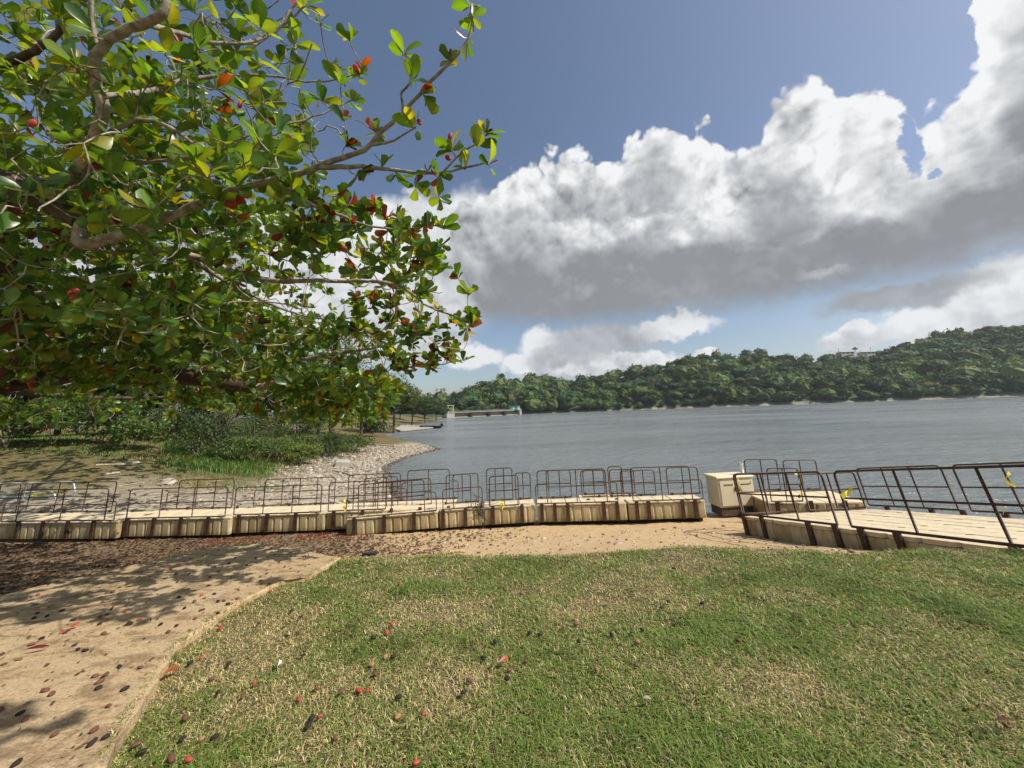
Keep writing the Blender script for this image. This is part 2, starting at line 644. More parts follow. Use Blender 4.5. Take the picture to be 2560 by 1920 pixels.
def mat_ground():
    m, nt, bs = new_mat('ground_soil')
    def at(k):
        a = nt.nodes.new('ShaderNodeAttribute')
        a.attribute_name = k
        return a.outputs['Fac']
    n1, n2, n3 = nz(nt, .9, 6), nz(nt, 6, 6, .65), nz(nt, 35, 4, .7)
    sand = ramp(nt, n2, [(.3, (.36, .235, .115)), (.5, (.50, .345, .18)), (.7, (.58, .42, .24))])
    sand = mix(nt, .35, sand, ramp(nt, n3, [(.3, (.30, .20, .11)), (.7, (.60, .45, .27))]))
    mud = ramp(nt, n2, [(.3, (.20, .165, .12)), (.5, (.34, .29, .215)), (.7, (.47, .42, .33))])
    mud = mix(nt, .4, mud, ramp(nt, n1, [(.35, (.19, .155, .11)), (.65, (.50, .45, .36))]))
    wet = ramp(nt, n2, [(.3, (.07, .062, .05)), (.7, (.14, .125, .10))])
    soil = ramp(nt, n2, [(.3, (.055, .050, .022)), (.55, (.14, .11, .055)), (.72, (.26, .20, .11))])
    dirt = ramp(nt, n2, [(.3, (.075, .062, .026)), (.5, (.14, .115, .048)), (.7, (.21, .16, .08))])
    c = mix(nt, at('mud'), sand, mud)
    humus = ramp(nt, n2, [(.3, (.07, .048, .030)), (.55, (.20, .14, .085)), (.72, (.36, .26, .15))])
    c = mix(nt, at('humus'), c, humus)
    c = mix(nt, at('bank'), c, dirt)
    c = mix(nt, at('lawn'), c, soil)
    c = mix(nt, at('wet'), c, wet)
    nt.links.new(c, bs.inputs['Base Color'])
    bs.inputs['Roughness'].default_value = .95
    bs.inputs['Specular IOR Level'].default_value = .15
    a = nt.nodes.new('ShaderNodeMath')
    a.operation = 'ADD'
    nt.links.new(n2, a.inputs[0])
    nt.links.new(n3, a.inputs[1])
    bump(nt, bs, a.outputs[0], .55, .05)
    return m


M_GROUND = mat_ground()


def mat_slab():
    m, nt, bs = new_mat('worn_concrete_slab')
    n1, n2, n3 = nz(nt, .8, 5), nz(nt, 7, 6, .65, stretch=(1, 1.6, 1)), nz(nt, 60, 3, .7)
    c = ramp(nt, n2, [(.3, (.19, .12, .055)), (.45, (.38, .26, .125)), (.68, (.50, .37, .20))])
    c = mix(nt, .45, c, ramp(nt, n1, [(.38, (.34, .20, .085)), (.62, (.50, .40, .26))]))
    c = mix(nt, .5, c, ramp(nt, n3, [(.36, (.12, .08, .045)), (.47, (.42, .31, .18)), (.7, (.54, .43, .27))]))
    st = nz(nt, 2.6, 6, .7, stretch=(1, 2.2, 1))
    c = mix(nt, .8, c, ramp(nt, st, [(.40, (.50, .44, .38)), (.50, (1, 1, 1))]), 'MULTIPLY')
    vo = nt.nodes.new('ShaderNodeTexVoronoi')
    vo.feature = 'DISTANCE_TO_EDGE'
    vo.inputs['Scale'].default_value = .55
    tc = nt.nodes.new('ShaderNodeTexCoord')
    ad = nt.nodes.new('ShaderNodeVectorMath')
    nn = nt.nodes.new('ShaderNodeTexNoise')
    nn.inputs['Scale'].default_value = 3.0
    nt.links.new(tc.outputs['Object'], nn.inputs['Vector'])
    sc_ = nt.nodes.new('ShaderNodeVectorMath')
    sc_.operation = 'SCALE'
    sc_.inputs['Scale'].default_value = .25
    nt.links.new(nn.outputs['Color'], sc_.inputs[0])
    nt.links.new(tc.outputs['Object'], ad.inputs[0])
    nt.links.new(sc_.outputs[0], ad.inputs[1])
    nt.links.new(ad.outputs[0], vo.inputs['Vector'])
    c = mix(nt, 1.0, c, ramp(nt, vo.outputs[0], [(.0, (.72, .66, .58)), (.007, (1, 1, 1))]), 'MULTIPLY')
    nt.links.new(c, bs.inputs['Base Color'])
    bs.inputs['Roughness'].default_value = .92
    a = nt.nodes.new('ShaderNodeMath')
    a.operation = 'ADD'
    nt.links.new(n2, a.inputs[0])
    nt.links.new(n3, a.inputs[1])
    bump(nt, bs, a.outputs[0], .5, .015)
    return m


M_SLAB = mat_slab()


def mat_water():
    m, nt, bs = new_mat('lake_water')
    n0 = nz(nt, .03, 3)
    c = ramp(nt, n0, [(.35, (.135, .152, .152)), (.65, (.16, .178, .174))])
    nt.links.new(c, bs.inputs['Base Color'])
    pr_ = nz(nt, .035, 4, .6, stretch=(.5, 1.6, 1))
    mr = nt.nodes.new('ShaderNodeMapRange')
    mr.inputs[1].default_value, mr.inputs[2].default_value = .35, .65
    mr.inputs[3].default_value, mr.inputs[4].default_value = .10, .34
    nt.links.new(pr_, mr.inputs[0])
    nt.links.new(mr.outputs[0], bs.inputs['Roughness'])
    bs.inputs['IOR'].default_value = 1.33
    w1 = nz(nt, 1.5, 4, .6, stretch=(.55, 1.25, 1))
    w2 = nz(nt, .28, 3, .5, stretch=(.5, 1.3, 1))
    a = nt.nodes.new('ShaderNodeMath')
    a.operation = 'MULTIPLY_ADD'
    nt.links.new(w2, a.inputs[0])
    a.inputs[1].default_value = 1.4
    nt.links.new(w1, a.inputs[2])
    bump(nt, bs, a.outputs[0], 1.0, .30)
    return m


M_WATER = mat_water()


# ------------------------------------------------------------------ terrain
def W(px, py, z=0.0):
    return onz(px, py, z)[:2]


SHORE = np.array([[600, 60], [60, 14], [24, 9.5], [15.5, 10.6], [11.5, 11.2], [9, 12.4], [5, 13.0], [0, 13.4], [-3.2, 14.4], [-4.8, 16.5],
                  list(W(983, 1203)), list(W(972, 1169)), list(W(1018, 1146)), list(W(1060, 1134)), list(W(1102, 1124)),
                  list(W(1075, 1111)), list(W(1000, 1096)), list(W(962, 1086)), list(W(1000, 1078)), list(W(1062, 1072)), list(W(1075, 1066)),
                  list(W(1050, 1060)), list(W(1110, 1047)), [-60, 320], [-60, 700]], float)
LAKE = np.vstack([SHORE, [[900, 700], [900, 60]]])


def shore_dist(x, y):
    x, y = np.asarray(x, float), np.asarray(y, float)
    best = np.full(x.shape, 1e9)
    for a, b in zip(SHORE[:-1], SHORE[1:]):
        d = b - a
        t = np.clip(((x - a[0]) * d[0] + (y - a[1]) * d[1]) / (d @ d), 0, 1)
        best = np.minimum(best, np.hypot(x - a[0] - t * d[0], y - a[1] - t * d[1]))
    inside = np.zeros(x.shape, bool)
    for a, b in zip(LAKE, np.roll(LAKE, -1, 0)):
        cond = (a[1] > y) != (b[1] > y)
        with np.errstate(divide='ignore', invalid='ignore'):
            xi = (b[0] - a[0]) * (y - a[1]) / (b[1] - a[1]) + a[0]
        inside ^= cond & (x < xi)
    return np.where(inside, -best, best)


LAWN_Z = lambda y: 2.10 - 0.072 * np.clip(y, -3, 20)
_le = [(870, 1398), (1000, 1386), (1200, 1392), (1420, 1388), (1540, 1372), (1700, 1366), (1850, 1363), (2000, 1372), (2130, 1384), (2230, 1380),
       (2330, 1374), (2420, 1372), (2560, 1375)]
LEDGE = []
for _x, _y in _le:
    p = onz(_x, _y, 1.72)
    for _k in range(3):
        p = onz(_x, _y, float(LAWN_Z(p[1])))
    LEDGE.append((p[0], p[1]))
LEDGE = [(-40, 3.0), (-6, 3.2), (-3.4, 4.0), (-2.6, LEDGE[0][1] - .1)] + LEDGE + [(14, 6.5), (40, 7)]


def ground_z(x, y):
    x, y = np.asarray(x, float), np.asarray(y, float)
    ye = interp(x, LEDGE)
    t = np.clip((y - ye) / np.maximum(12.0 - ye, .1), 0, 1)
    zl = LAWN_Z(np.minimum(y, ye))
    near = np.where(y < ye, LAWN_Z(y), zl - (zl - 0.14) * (1 - (1 - t) ** 1.55) )
    near = near - np.where(y > ye, 0.10 * np.clip((y - ye) / .35, 0, 1) * (1 - t), 0)
    near = np.where(y > 12.0, .14 - .10 * (y - 12.0), near)
    d = shore_dist(x, y)
    rise = .22 * np.clip(d - 7, 0, 8) + .10 * np.clip(d - 15, 0, 7) + .006 * np.clip(d - 22, 0, 150)
    far = np.where(d > 0, .06 * np.minimum(d, 7) + rise * np.clip((y - 11) / 12, .0, 1), np.maximum(.16 * d, -2.5))
    far = np.where((x > 0) & (d > 0), np.minimum(far, 2.2), far)
    far = far + .05 * vnoise(x, y, 2.2, 3) * np.clip(d / 2, 0, 1)
    w = np.clip((y - 12.0) / 2.4, 0, 1)
    w = w * w * (3 - 2 * w)
    w = np.where((x > 10.5), np.clip((y - 9) / 2.0, 0, 1), w)
    z = near * (1 - w) + far * w
    z = z + .025 * vnoise(x, y, 1.1, 5) * (1 - w) + .018 * vnoise(x, y, .35, 6) * (1 - w)
    return z


def build_ground():
    def axis(lo, hi, d0, lo_far, hi_far):
        a = list(np.arange(lo, hi + 1e-6, d0))
        s = d0
        while a[-1] < hi_far:
            s *= 1.09
            a.append(a[-1] + s)
        s = d0
        while a[0] > lo_far:
            s *= 1.09
            a.insert(0, a[0] - s)
        return np.array(a)
    xs = axis(-17, 13, .17, -700, 900)
    ys = axis(1.0, 16, .15, -60, 900)
    X, Y = np.meshgrid(xs, ys)
    Z = ground_z(X, Y)
    ye = interp(X, LEDGE) + .10 * vnoise(X, Y, .8, 9)
    d = shore_dist(X, Y)
    lawn = np.clip((ye - Y) / .12 + .5, 0, 1)
    lawn = np.where(X < -4.5, 0, lawn)
    mud = np.clip((Y - 12.3) / 1, 0, 1) * np.clip((1.5 - X) / 3, 0, 1)
    humus = np.clip((-X - 2.8 + 1.2 * vnoise(X, Y, 1.5, 44)) / 3.5, 0, 1) * np.clip((12.6 - Y) / .6, 0, 1) * (Y > 2)
    bank = np.clip((d - 11 + 3 * vnoise(X, Y, 5, 2)) / 3, 0, 1) * np.clip((Y - 14) / 3, 0, 1)
    bank = np.maximum(bank, np.clip((-X - 12) / 3, 0, 1) * np.clip((Y - 15.0) / 5, 0, 1))
    wet = np.clip(1 - (d - .1 + .4 * vnoise(X, Y, 2, 4)) / .9, 0, 1) * np.clip((Y - 12) / 2, 0, 1)
    nx, ny = len(xs), len(ys)
    i = np.arange(nx * ny).reshape(ny, nx)
    F = np.stack([i[:-1, :-1], i[:-1, 1:], i[1:, 1:], i[1:, :-1]], -1).reshape(-1, 4)
    me = mesh_np('ground', np.c_[X.ravel(), Y.ravel(), Z.ravel()], F, [M_GROUND], smooth=True,
                 attrs={'lawn': lawn.ravel(), 'mud': mud.ravel(), 'bank': bank.ravel(), 'wet': wet.ravel(), 'humus': humus.ravel()})
    tag(link('ground', me), kind='structure')


build_ground()
_w = mesh_np('lake_water', [(-700, 8, 0), (900, 8, 0), (900, 900, 0), (-700, 900, 0)], np.array([[0, 1, 2, 3]]), [M_WATER])
tag(link('lake_water', _w), kind='structure')

# ---- concrete slab at lower left
SLAB_Z = lambda y: 2.235 - 0.088 * y
_sp = [(852, 1392), (735, 1372), (620, 1356), (430, 1388), (250, 1432), (110, 1462), (0, 1487), (-500, 1600), (-900, 2300), (-100, 2300), (232, 1935), (330, 1775), (390, 1680), (440, 1612), (545, 1540),
       (600, 1500), (700, 1452), (770, 1440)]


def on_slab(px, py):
    p = onz(px, py, 1.9)
    for _ in range(5):
        p = onz(px, py, float(SLAB_Z(p[1])))
    return p


SLAB_POLY = np.array([on_slab(*p)[:2] for p in _sp])


def build_slab():
    pts = []
    for a, b in zip(SLAB_POLY, np.roll(SLAB_POLY, -1, 0)):
        L = np.linalg.norm(b - a)
        n = max(1, int(L / .07)) if L < 8 else 12
        for k in range(n):
            p = a + (b - a) * k / n
            pts.append(p)
    pts = np.array(pts)
    nrm = np.roll(pts, -1, 0) - np.roll(pts, 1, 0)
    nrm = np.c_[nrm[:, 1], -nrm[:, 0]] / np.linalg.norm(nrm, axis=1, keepdims=True)
    jit = (.03 * vnoise(pts[:, 0], pts[:, 1], .12, 21) + .045 * vnoise(pts[:, 0], pts[:, 1], .5, 22))[:, None]
    pts = pts + nrm * jit
    n = len(pts)
    ins = pts - nrm * .02 * np.sign(np.sum((pts - pts.mean(0)) * nrm, 1, keepdims=True))
    zt = SLAB_Z(pts[:, 1])
    V = np.vstack([np.c_[ins, SLAB_Z(ins[:, 1])], np.c_[pts, zt - .022 + .006 * vnoise(pts[:, 0], pts[:, 1], .1, 3)],
                   np.c_[pts, zt - .45]])
    me = bpy.data.meshes.new('concrete_slab')
    F = [tuple(range(n))]
    for k in range(2):
        for i in range(n):
            j = (i + 1) % n
            F.append((k * n + i, k * n + j, (k + 1) * n + j, (k + 1) * n + i))
    me.from_pydata(V.tolist(), [], F)
    me.materials.append(M_SLAB)
    me.update()
    o = link('concrete_slab', me)
    tag(o, 'worn tan concrete slab strewn with fallen fruit at lower left', 'slab', kind='structure')
    import bmesh
    bm = bmesh.new()
    bm.from_mesh(me)
    bmesh.ops.recalc_face_normals(bm, faces=bm.faces)
    bm.to_mesh(me)
    bm.free()


build_slab()


def in_poly(x, y, poly):
    x, y = np.asarray(x, float), np.asarray(y, float)
    ins = np.zeros(x.shape, bool)
    for a, b in zip(poly, np.roll(poly, -1, 0)):
        cond = (a[1] > y) != (b[1] > y)
        with np.errstate(divide='ignore', invalid='ignore'):
            xi = (b[0] - a[0]) * (y - a[1]) / (b[1] - a[1]) + a[0]
        ins ^= cond & (x < xi)
    return ins


# ---- far hill across the lake
SHORE_Y = [(600, 150), (1000, 200), (1113, 240), (1300, 276), (1523, 276), (1740, 266), (2077, 250), (2560, 228), (3000, 205), (3600, 180)]
RIDGE_PX = [(600, 1010), (1000, 1008), (1080, 1003), (1130, 990), (1180, 972), (1250, 955), (1340, 950), (1400, 960), (1470, 952), (1550, 930), (1620, 920), (1690, 902), (1760, 897),
            (1850, 892), (1950, 888), (2050, 897), (2150, 900), (2250, 874), (2350, 842), (2450, 824), (2560, 818), (2800, 800), (3600, 780)]


def horiz_dir(px):
    return (px - CX) / FPX * math.cos(ROLL)


def hill_point(px, t):
    """t=0 at the far shore, 1 on the ridge; returns x,y,z"""
    px, t = np.asarray(px, float), np.asarray(t, float)
    ys = interp(px, SHORE_Y)
    yr = ys + 105
    y = ys + (yr - ys) * t
    u = (px - CX) / FPX
    tx = u * 1.0
    # ridge height so that ridge ground + a 6 m crown meets the photographed skyline
    hy = 1024 - (px - CX) * math.tan(ROLL)
    rz = (hy - interp(px, RIDGE_PX)) / FPX * yr * 1.02 + 3.7 - 6.5
    s = np.where(t < 1, np.clip(t, 0, 1) ** .85, 1 - .6 * (np.maximum(t, 1) - 1))
    z = .4 + rz * s + .035 * rz * vnoise(px / 40, t * 6, 1.0, 31) * np.clip(t * 4, 0, 1)
    return tx * y, y, z


def build_hill():
    pxs = np.arange(820, 3300, 16)
    ts = np.linspace(-.03, 1.8, 30)
    P, T = np.meshgrid(pxs, ts)
    X, Y, Z = hill_point(P, T)
    Z = np.where(T <= 0, Z - 1.8 * (T < 0), Z)
    ny, nx = P.shape
    i = np.arange(nx * ny).reshape(ny, nx)
    F = np.stack([i[:-1, :-1], i[:-1, 1:], i[1:, 1:], i[1:, :-1]], -1).reshape(-1, 4)
    m, nt, bs = new_mat('hill_soil')
    at = nt.nodes.new('ShaderNodeAttribute')
    at.attribute_name = 'clear'
    n = nz(nt, .15, 5)
    c = mix(nt, at.outputs['Fac'], ramp(nt, n, [(.3, (.02, .035, .012)), (.7, (.05, .08, .025))]), ramp(nt, n, [(.3, (.11, .17, .045)), (.7, (.19, .24, .075))]))
    at2 = nt.nodes.new('ShaderNodeAttribute')
    at2.attribute_name = 'beach'
    c = mix(nt, at2.outputs['Fac'], c, ramp(nt, n, [(.35, (.20, .175, .13)), (.65, (.50, .46, .38))]))
    nt.links.new(c, bs.inputs['Base Color'])
    bs.inputs['Roughness'].default_value = .95
    clear = np.clip(1.4 - np.hypot((P - 1560) / 45, (T - .52) / .22), 0, 1)
    beach = np.clip(1 - (T - .012) / .02, 0, 1)
    me = mesh_np('hill', np.c_[X.ravel(), Y.ravel(), Z.ravel()], F, [m], smooth=True, attrs={'clear': clear.ravel(), 'beach': beach.ravel()})
    tag(link('hill', me), kind='structure')


build_hill()


# ------------------------------------------------------------------ foliage tools
def leaf_quads(C, size, rng, up=0.3, aspect=.5, col=None, colvar=.25):
    """one folded diamond per centre; returns V,F,col"""
    n = len(C)
    d = rng.normal(size=(n, 3))
    d /= np.linalg.norm(d, axis=1, keepdims=True)
    nn = rng.normal(size=(n, 3))
    nn[:, 2] = np.abs(nn[:, 2]) + up
    nn -= d * np.sum(nn * d, 1, keepdims=True)
    nn /= np.maximum(np.linalg.norm(nn, axis=1, keepdims=True), 1e-6)
    s = np.cross(d, nn)
    L = (np.broadcast_to(size, (n,)) * rng.uniform(.65, 1.3, n))[:, None]
    Wd = L * aspect
    V = np.empty((n, 4, 3))
    V[:, 0] = C - d * L * .5
    V[:, 1] = C + s * Wd * .5 + nn * L * .08
    V[:, 2] = C + d * L * .5
    V[:, 3] = C - s * Wd * .5 + nn * L * .08
    F = np.arange(n * 4).reshape(n, 4)
    if col is None:
        return V.reshape(-1, 3), F, None
    c = np.broadcast_to(np.asarray(col, float), (n, 3)) * (1 + colvar * rng.normal(size=(n, 1)).clip(-2, 2))
    c = np.clip(c * (1 + .12 * rng.normal(size=(n, 3))), .003, 1)
    return V.reshape(-1, 3), F, np.repeat(c, 4, 0)


def crown_points(n, rx, ry, rz, rng, clumps=14, spread=.32, flat=0.0):
    """leaf centres in clumps spread through an ellipsoid's shell"""
    cc = rng.normal(size=(clumps, 3))
    cc /= np.linalg.norm(cc, axis=1, keepdims=True)
    cc *= rng.uniform(.45, .86, (clumps, 1))
    cc[:, 2] = np.where(cc[:, 2] < -.35, -cc[:, 2] * .5, cc[:, 2])
    k = rng.integers(0, clumps, n)
    q = rng.normal(size=(n, 3))
    q /= np.linalg.norm(q, axis=1, keepdims=True)
    r = rng.uniform(.55, 1.0, (n, 1)) * spread * rng.uniform(.7, 1.25, clumps)[k][:, None]
    q[:, 2] *= 1 - flat
    return (cc[k] + q * r) * np.array([rx, ry, rz])


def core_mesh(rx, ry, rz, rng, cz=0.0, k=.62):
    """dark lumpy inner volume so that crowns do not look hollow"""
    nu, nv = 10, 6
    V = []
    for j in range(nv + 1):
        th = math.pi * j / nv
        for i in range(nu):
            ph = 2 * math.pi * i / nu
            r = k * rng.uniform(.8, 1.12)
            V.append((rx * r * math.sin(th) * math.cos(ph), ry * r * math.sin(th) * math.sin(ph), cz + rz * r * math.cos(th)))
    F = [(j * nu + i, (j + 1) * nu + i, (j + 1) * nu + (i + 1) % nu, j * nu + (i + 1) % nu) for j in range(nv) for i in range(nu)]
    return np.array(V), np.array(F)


GREENS = [(.040, .080, .026), (.055, .100, .030), (.080, .125, .034), (.032, .064, .028), (.105, .148, .040), (.070, .098, .030)]


# ---- far forest
def far_crown(seed, col, nleaf=420, rx=4.6, rz=3.9, size=1.3, clumps=16):
    rng = np.random.default_rng(seed)
    C = crown_points(nleaf, rx, rx, rz, rng, clumps, .36, .15)
    V, F, c = leaf_quads(C, size, rng, 1.2, .8, col, .34)
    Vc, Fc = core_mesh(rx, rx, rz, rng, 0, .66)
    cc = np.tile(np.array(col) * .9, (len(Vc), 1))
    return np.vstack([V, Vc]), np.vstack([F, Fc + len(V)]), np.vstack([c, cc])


M_PALE = mat_var('pale_trunk', [(.16, .13, .10), (.30, .26, .21)], 3, .9, 20, .3, .02)


def build_forest():
    protos = []
    for i in range(9):
        rng = np.random.default_rng(100 + i)
        protos.append(far_crown(200 + i, GREENS[i % 6], 250, rx=4.6 * rng.uniform(.7, 1.3), rz=3.6 * rng.uniform(.65, 1.5), size=rng.uniform(.75, 1.25), clumps=int(rng.integers(7, 20))))
    trunk = MB().tube([(0, 0, -6.5), (.15, 0, -3), (0, .1, 1.0)], [.3, .24, .15], 5).mesh('trunk', M_PALE)
    crowns = [mesh_np('far_crown', p[0], p[1], [M_FAR], p[2]) for p in protos]
    rng = np.random.default_rng(41)
    pts = []
    for t in (list(np.linspace(.012, 1.03, 15))):
        n = 74 if t > .05 else 96
        for px in np.linspace(1020, 2900, n):
            p = px + rng.uniform(-13, 13)
            tt = t + rng.uniform(-.035, .035)
            pts.append((p, max(tt, .012)))
    near, V, F, Cc, off = [], [], [], [], 0
    for p, t in pts:
        if np.hypot((p - 1560) / 42, (t - .52) / .22) < 1.0: continue
        if p < 1110 and t < .35: continue
        x, y, z = (float(v) for v in hill_point(p, t))
        s = (.45 + .75 * rng.gamma(3, .33)) * (0.75 if t > .9 else 1)
        s = min(s, 1.9)
        if t < .05: s *= .85
        near.append((p, t, x, y, z, s))
    # shoreline and skyline trees are individuals, the mass between is one wood
    solo = [q for q in near if (q[1] < .03 or q[1] > .97) and 1020 < q[0] < 2590]
    rng.shuffle(solo)
    solo = solo[:150]
    ids = {id(q) for q in solo}
    for q in near:
        k = int(rng.integers(0, 9))
        p, t, x, y, z, s = q
        if id(q) in ids:
            e = empty('hillside_tree', (x, y, z - .3))
            sh = t < .5
            tag(e, 'green tree at the foot of the wooded far shore' if sh else 'green tree on the skyline of the wooded far hill', 'tree',
                'trees along the far shore' if sh else 'trees on the far ridge')
            hz = s * rng.uniform(.85, 1.2)
            e.scale = (s, s, hz)
            e.rotation_euler = (0, 0, rng.uniform(0, 6.28))
            link('crown', crowns[k], e, (0, 0, 5.6 if not sh else 3.6))
            link('trunk', trunk, e, (0, 0, 6.0 if not sh else 4.0))
            continue
        a = rng.uniform(0, 6.28)
        R = np.array([[math.cos(a), -math.sin(a), 0], [math.sin(a), math.cos(a), 0], [0, 0, 1]])
        v = protos[k][0] @ R.T * np.array([s, s, s * rng.uniform(.8, 1.25)]) + np.array([x, y, z + 3.9 * s])
        V.append(v)
        F.append(protos[k][1] + off)
        tone = np.array([rng.uniform(.92, 1.12), 1.0, rng.uniform(.85, 1.1)]) * rng.uniform(.5, 1.35) * (1 + .35 * float(vnoise(np.array([p / 60]), np.array([t * 5]), 1.0, 8)[0]))
        Cc.append(protos[k][2] * tone)
        off += len(v)
    me = mesh_np('forest', np.vstack(V), np.vstack(F), [M_FAR], np.vstack(Cc))
    tag(link('forest', me), 'dense green wood covering the hill across the lake', 'forest', kind='stuff')
    # special trees
    def special(px, py, t, col, rx, rz, label, cat='tree', name='flowering_tree', n=420, size=1.0):
        x, y, z = (float(v) for v in hill_point(px, t))
        q = ony(px, py, y)
        e = empty(name, (q[0], y, z - .3))
        V, F, c = far_crown(int(px), col, n, rx, rz, size)
        link('crown', mesh_np('crown', V, F, [M_FAR], c), e, (0, 0, q[2] - z + .3))
        link('trunk', MB().tube([(0, 0, 0), (.2, 0, (q[2] - z) * .5), (0, 0, q[2] - z + .6)], [.34, .26, .15], 5).mesh('trunk', M_PALE), e)
        tag(e, label, cat)
    special(1510, 955, .93, (.30, .07, .03), 3.4, 2.2, 'orange-red flowering tree on the ridge left of the bare slope')
    special(2074, 889, .98, (.40, .05, .03), 4.2, 2.2, 'bright red flowering tree on the skyline beside the pale umbrella tree')
    special(2450, 826, .98, (.28, .08, .03), 4.0, 2.0, 'red flowering tree near the top right end of the hill')
    special(1450, 984, .62, (.22, .09, .04), 3.0, 2.0, 'dull orange flowering tree halfway up the slope above the dam')
    special(2137, 872, 1.02, (.16, .14, .11), 2.3, 1.6, 'pale umbrella-shaped tree standing alone above the skyline', n=260, size=.8, name='umbrella_tree')
    special(1672, 920, .98, (.018, .035, .018), 5.4, 3.6, 'large dark round tree on the skyline right of the red house')
    special(1272, 960, .96, (.018, .034, .016), 4.6, 4.0, 'tall dark tree on the skyline above the dam')
    special(1332, 953, .97, (.020, .034, .018), 3.6, 3.2, 'dark round tree beside the house above the dam')
    special(2420, 955, .10, (.13, .20, .035), 8.0, 5.0, 'broad bright yellow-green tree low on the right shore', n=700)
    special(2310, 965, .09, (.17, .16, .055), 9.0, 2.6, 'low olive thicket sloping to the right shore', 'thicket', 'thicket', n=600)
    special(1990, 968, .2, (.085, .12, .030), 5.5, 4.2, 'olive green tree in front of the middle hillside')


build_forest()


# ------------------------------------------------------------------ docks
def frame(A, B, back):
    """A,B front edge ends (3d), back = rough direction of the far side"""
    A, B = np.array(A, float), np.array(B, float)
    u = (B - A) / np.linalg.norm(B - A)
    w = np.cross(u, back)
    if w[2] < 0: w = -w
    w /= np.linalg.norm(w)
    v = np.cross(w, u)
    return Matrix(((u[0], v[0], w[0], A[0]), (u[1], v[1], w[1], A[1]), (u[2], v[2], w[2], A[2]), (0, 0, 0, 1))), float(np.linalg.norm(B - A))


def railing(parent, x0, x1, y=0.0, h=.95, z0=.05, lean=0.0, ext=(0, 0), nposts=2, r=.017, axis='x', mid=.5, brk=True, face=-1):
    """bent-pipe railing panel: hoop, mid rail, inner posts, foot rail, half-height end loops"""
    def P(a, z):
        return (a, y + lean * z, z + z0) if axis == 'x' else (y, a, z + z0)
    hoop = MB().tube(rounded([P(x0, 0), P(x0, h), P(x1, h), P(x1, 0)], .11, 4), r, 6).mesh('railing', M_RAIL, smooth=True)
    o = link('railing', hoop, parent)
    def sub(name, pts, rr=r * .9):
        link(name, MB().tube(pts, rr, 6).mesh(name, M_RAIL, smooth=True), o)
    sub('mid_rail', [P(x0, h * mid), P((x0 + x1) / 2, h * mid), P(x1, h * mid)])
    sub('foot_rail', [P(x0 - ext[0], -.01), P((x0 + x1) / 2, -.01), P(x1 + ext[1], -.01)], r * 1.15)
    for k in range(nposts):
        a = x0 + (x1 - x0) * (k + 1) / (nposts + 1)
        sub('post', [P(a, 0), P(a, h * .5), P(a, h)])
    for sgn, e, xe in ((-1, ext[0], x0), (1, ext[1], x1)):
        if e > 0:
            sub('end_loop', rounded([P(xe, h * .58), P(xe + sgn * e, h * .58), P(xe + sgn * e, 0)], .09, 3))
    return o


_bracket = None


def dock(name, label, A, B, width=1.1, skirt=.50, back=(0, 1, 0), group='floating dock sections stranded on the sand', brackets=None,
         front=(), rear=(), under=.1, pw=.27, endface=True):
    M, L = frame(A, B, back)
    e = empty(name, mat4=M)
    tag(e, label, 'dock', group)
    rng = np.random.default_rng(int(abs(A[0] * 100 + A[1] * 10)))
    # deck made of planks across
    n = max(1, int(round(L / .5)))
    s = L / n
    board = MB().box((.006, 0, -.06), (s - .006, width, 0), bev=.012).mesh('deck_board', M_FLOAT)
    for k in range(n):
        link('deck_board', board, e, (k * s, 0, rng.uniform(-.006, .004)))
    # float panels along the front
    n = max(1, int(round(L / pw)))
    s = L / n
    t = .05
    V = [(0.004, .02, -.065), (.05, -.012, -.065), (s - .05, -.012, -.065), (s - .004, .02, -.065),
         (0.004, .02, -skirt), (.05, .0, -skirt), (s - .05, .0, -skirt), (s - .004, .02, -skirt),
         (.004, .12, -.065), (s - .004, .12, -.065), (.004, .12, -skirt), (s - .004, .12, -skirt)]
    F = [(0, 4, 5, 1), (1, 5, 6, 2), (2, 6, 7, 3), (0, 8, 10, 4), (3, 7, 11, 9), (8, 9, 11, 10), (0, 1, 2, 3)]
    F2 = [(0, 3, 9, 8), (4, 10, 11, 7)]
    panel = MB().add(V, F + F2 + [(4, 7, 6, 5)]).mesh('float_panel', M_FACE)
    for k in range(n):
        link('float_panel', panel, e, (k * s, rng.uniform(-.008, .008), rng.uniform(-.006, .0)))
    link('float_core', MB().box((.03, .14, -skirt + .02), (L - .03, width - .03, -.07)).mesh('float_core', M_FACE), e)
    link('keel', MB().box((.06, .16, -skirt - under), (L - .06, width - .1, -skirt + .018)).mesh('keel', M_UNDER), e)
    bm_ = MB().box((-.05, -.06, -skirt + .0), (.05, -.016, .05), bev=.006).mesh('bracket', M_RAIL)
    bb = MB().box((-.035, 0, -.02), (.035, .04, .08), bev=.006).mesh('bracket', M_RAIL)
    for x in (brackets if brackets is not None else np.arange(.25, L - .1, .9)):
        link('bracket', bm_, e, (x, 0, 0))
        link('bracket', bb, e, (x, width - .06, 0))
    for f in front:
        railing(e, y=-.035, **f)
    for f in rear:
        railing(e, y=width - .04, **f)
    return e, L, M


def D3(px, py, z):
    p = onz(px, py, z)
    return (p[0], p[1], p[2])


def loc_x(M, A, px, py):
    """local x on the front edge under image column px"""
    Mi = M.inverted()
    a = EYE
    d = ray(px, py)
    o_ = Mi @ Vector(a)
    dl = (Mi.to_3x3() @ Vector(d))
    t = (-.035 - o_.y) / dl.y
    q = o_ + dl * t
    return q.x


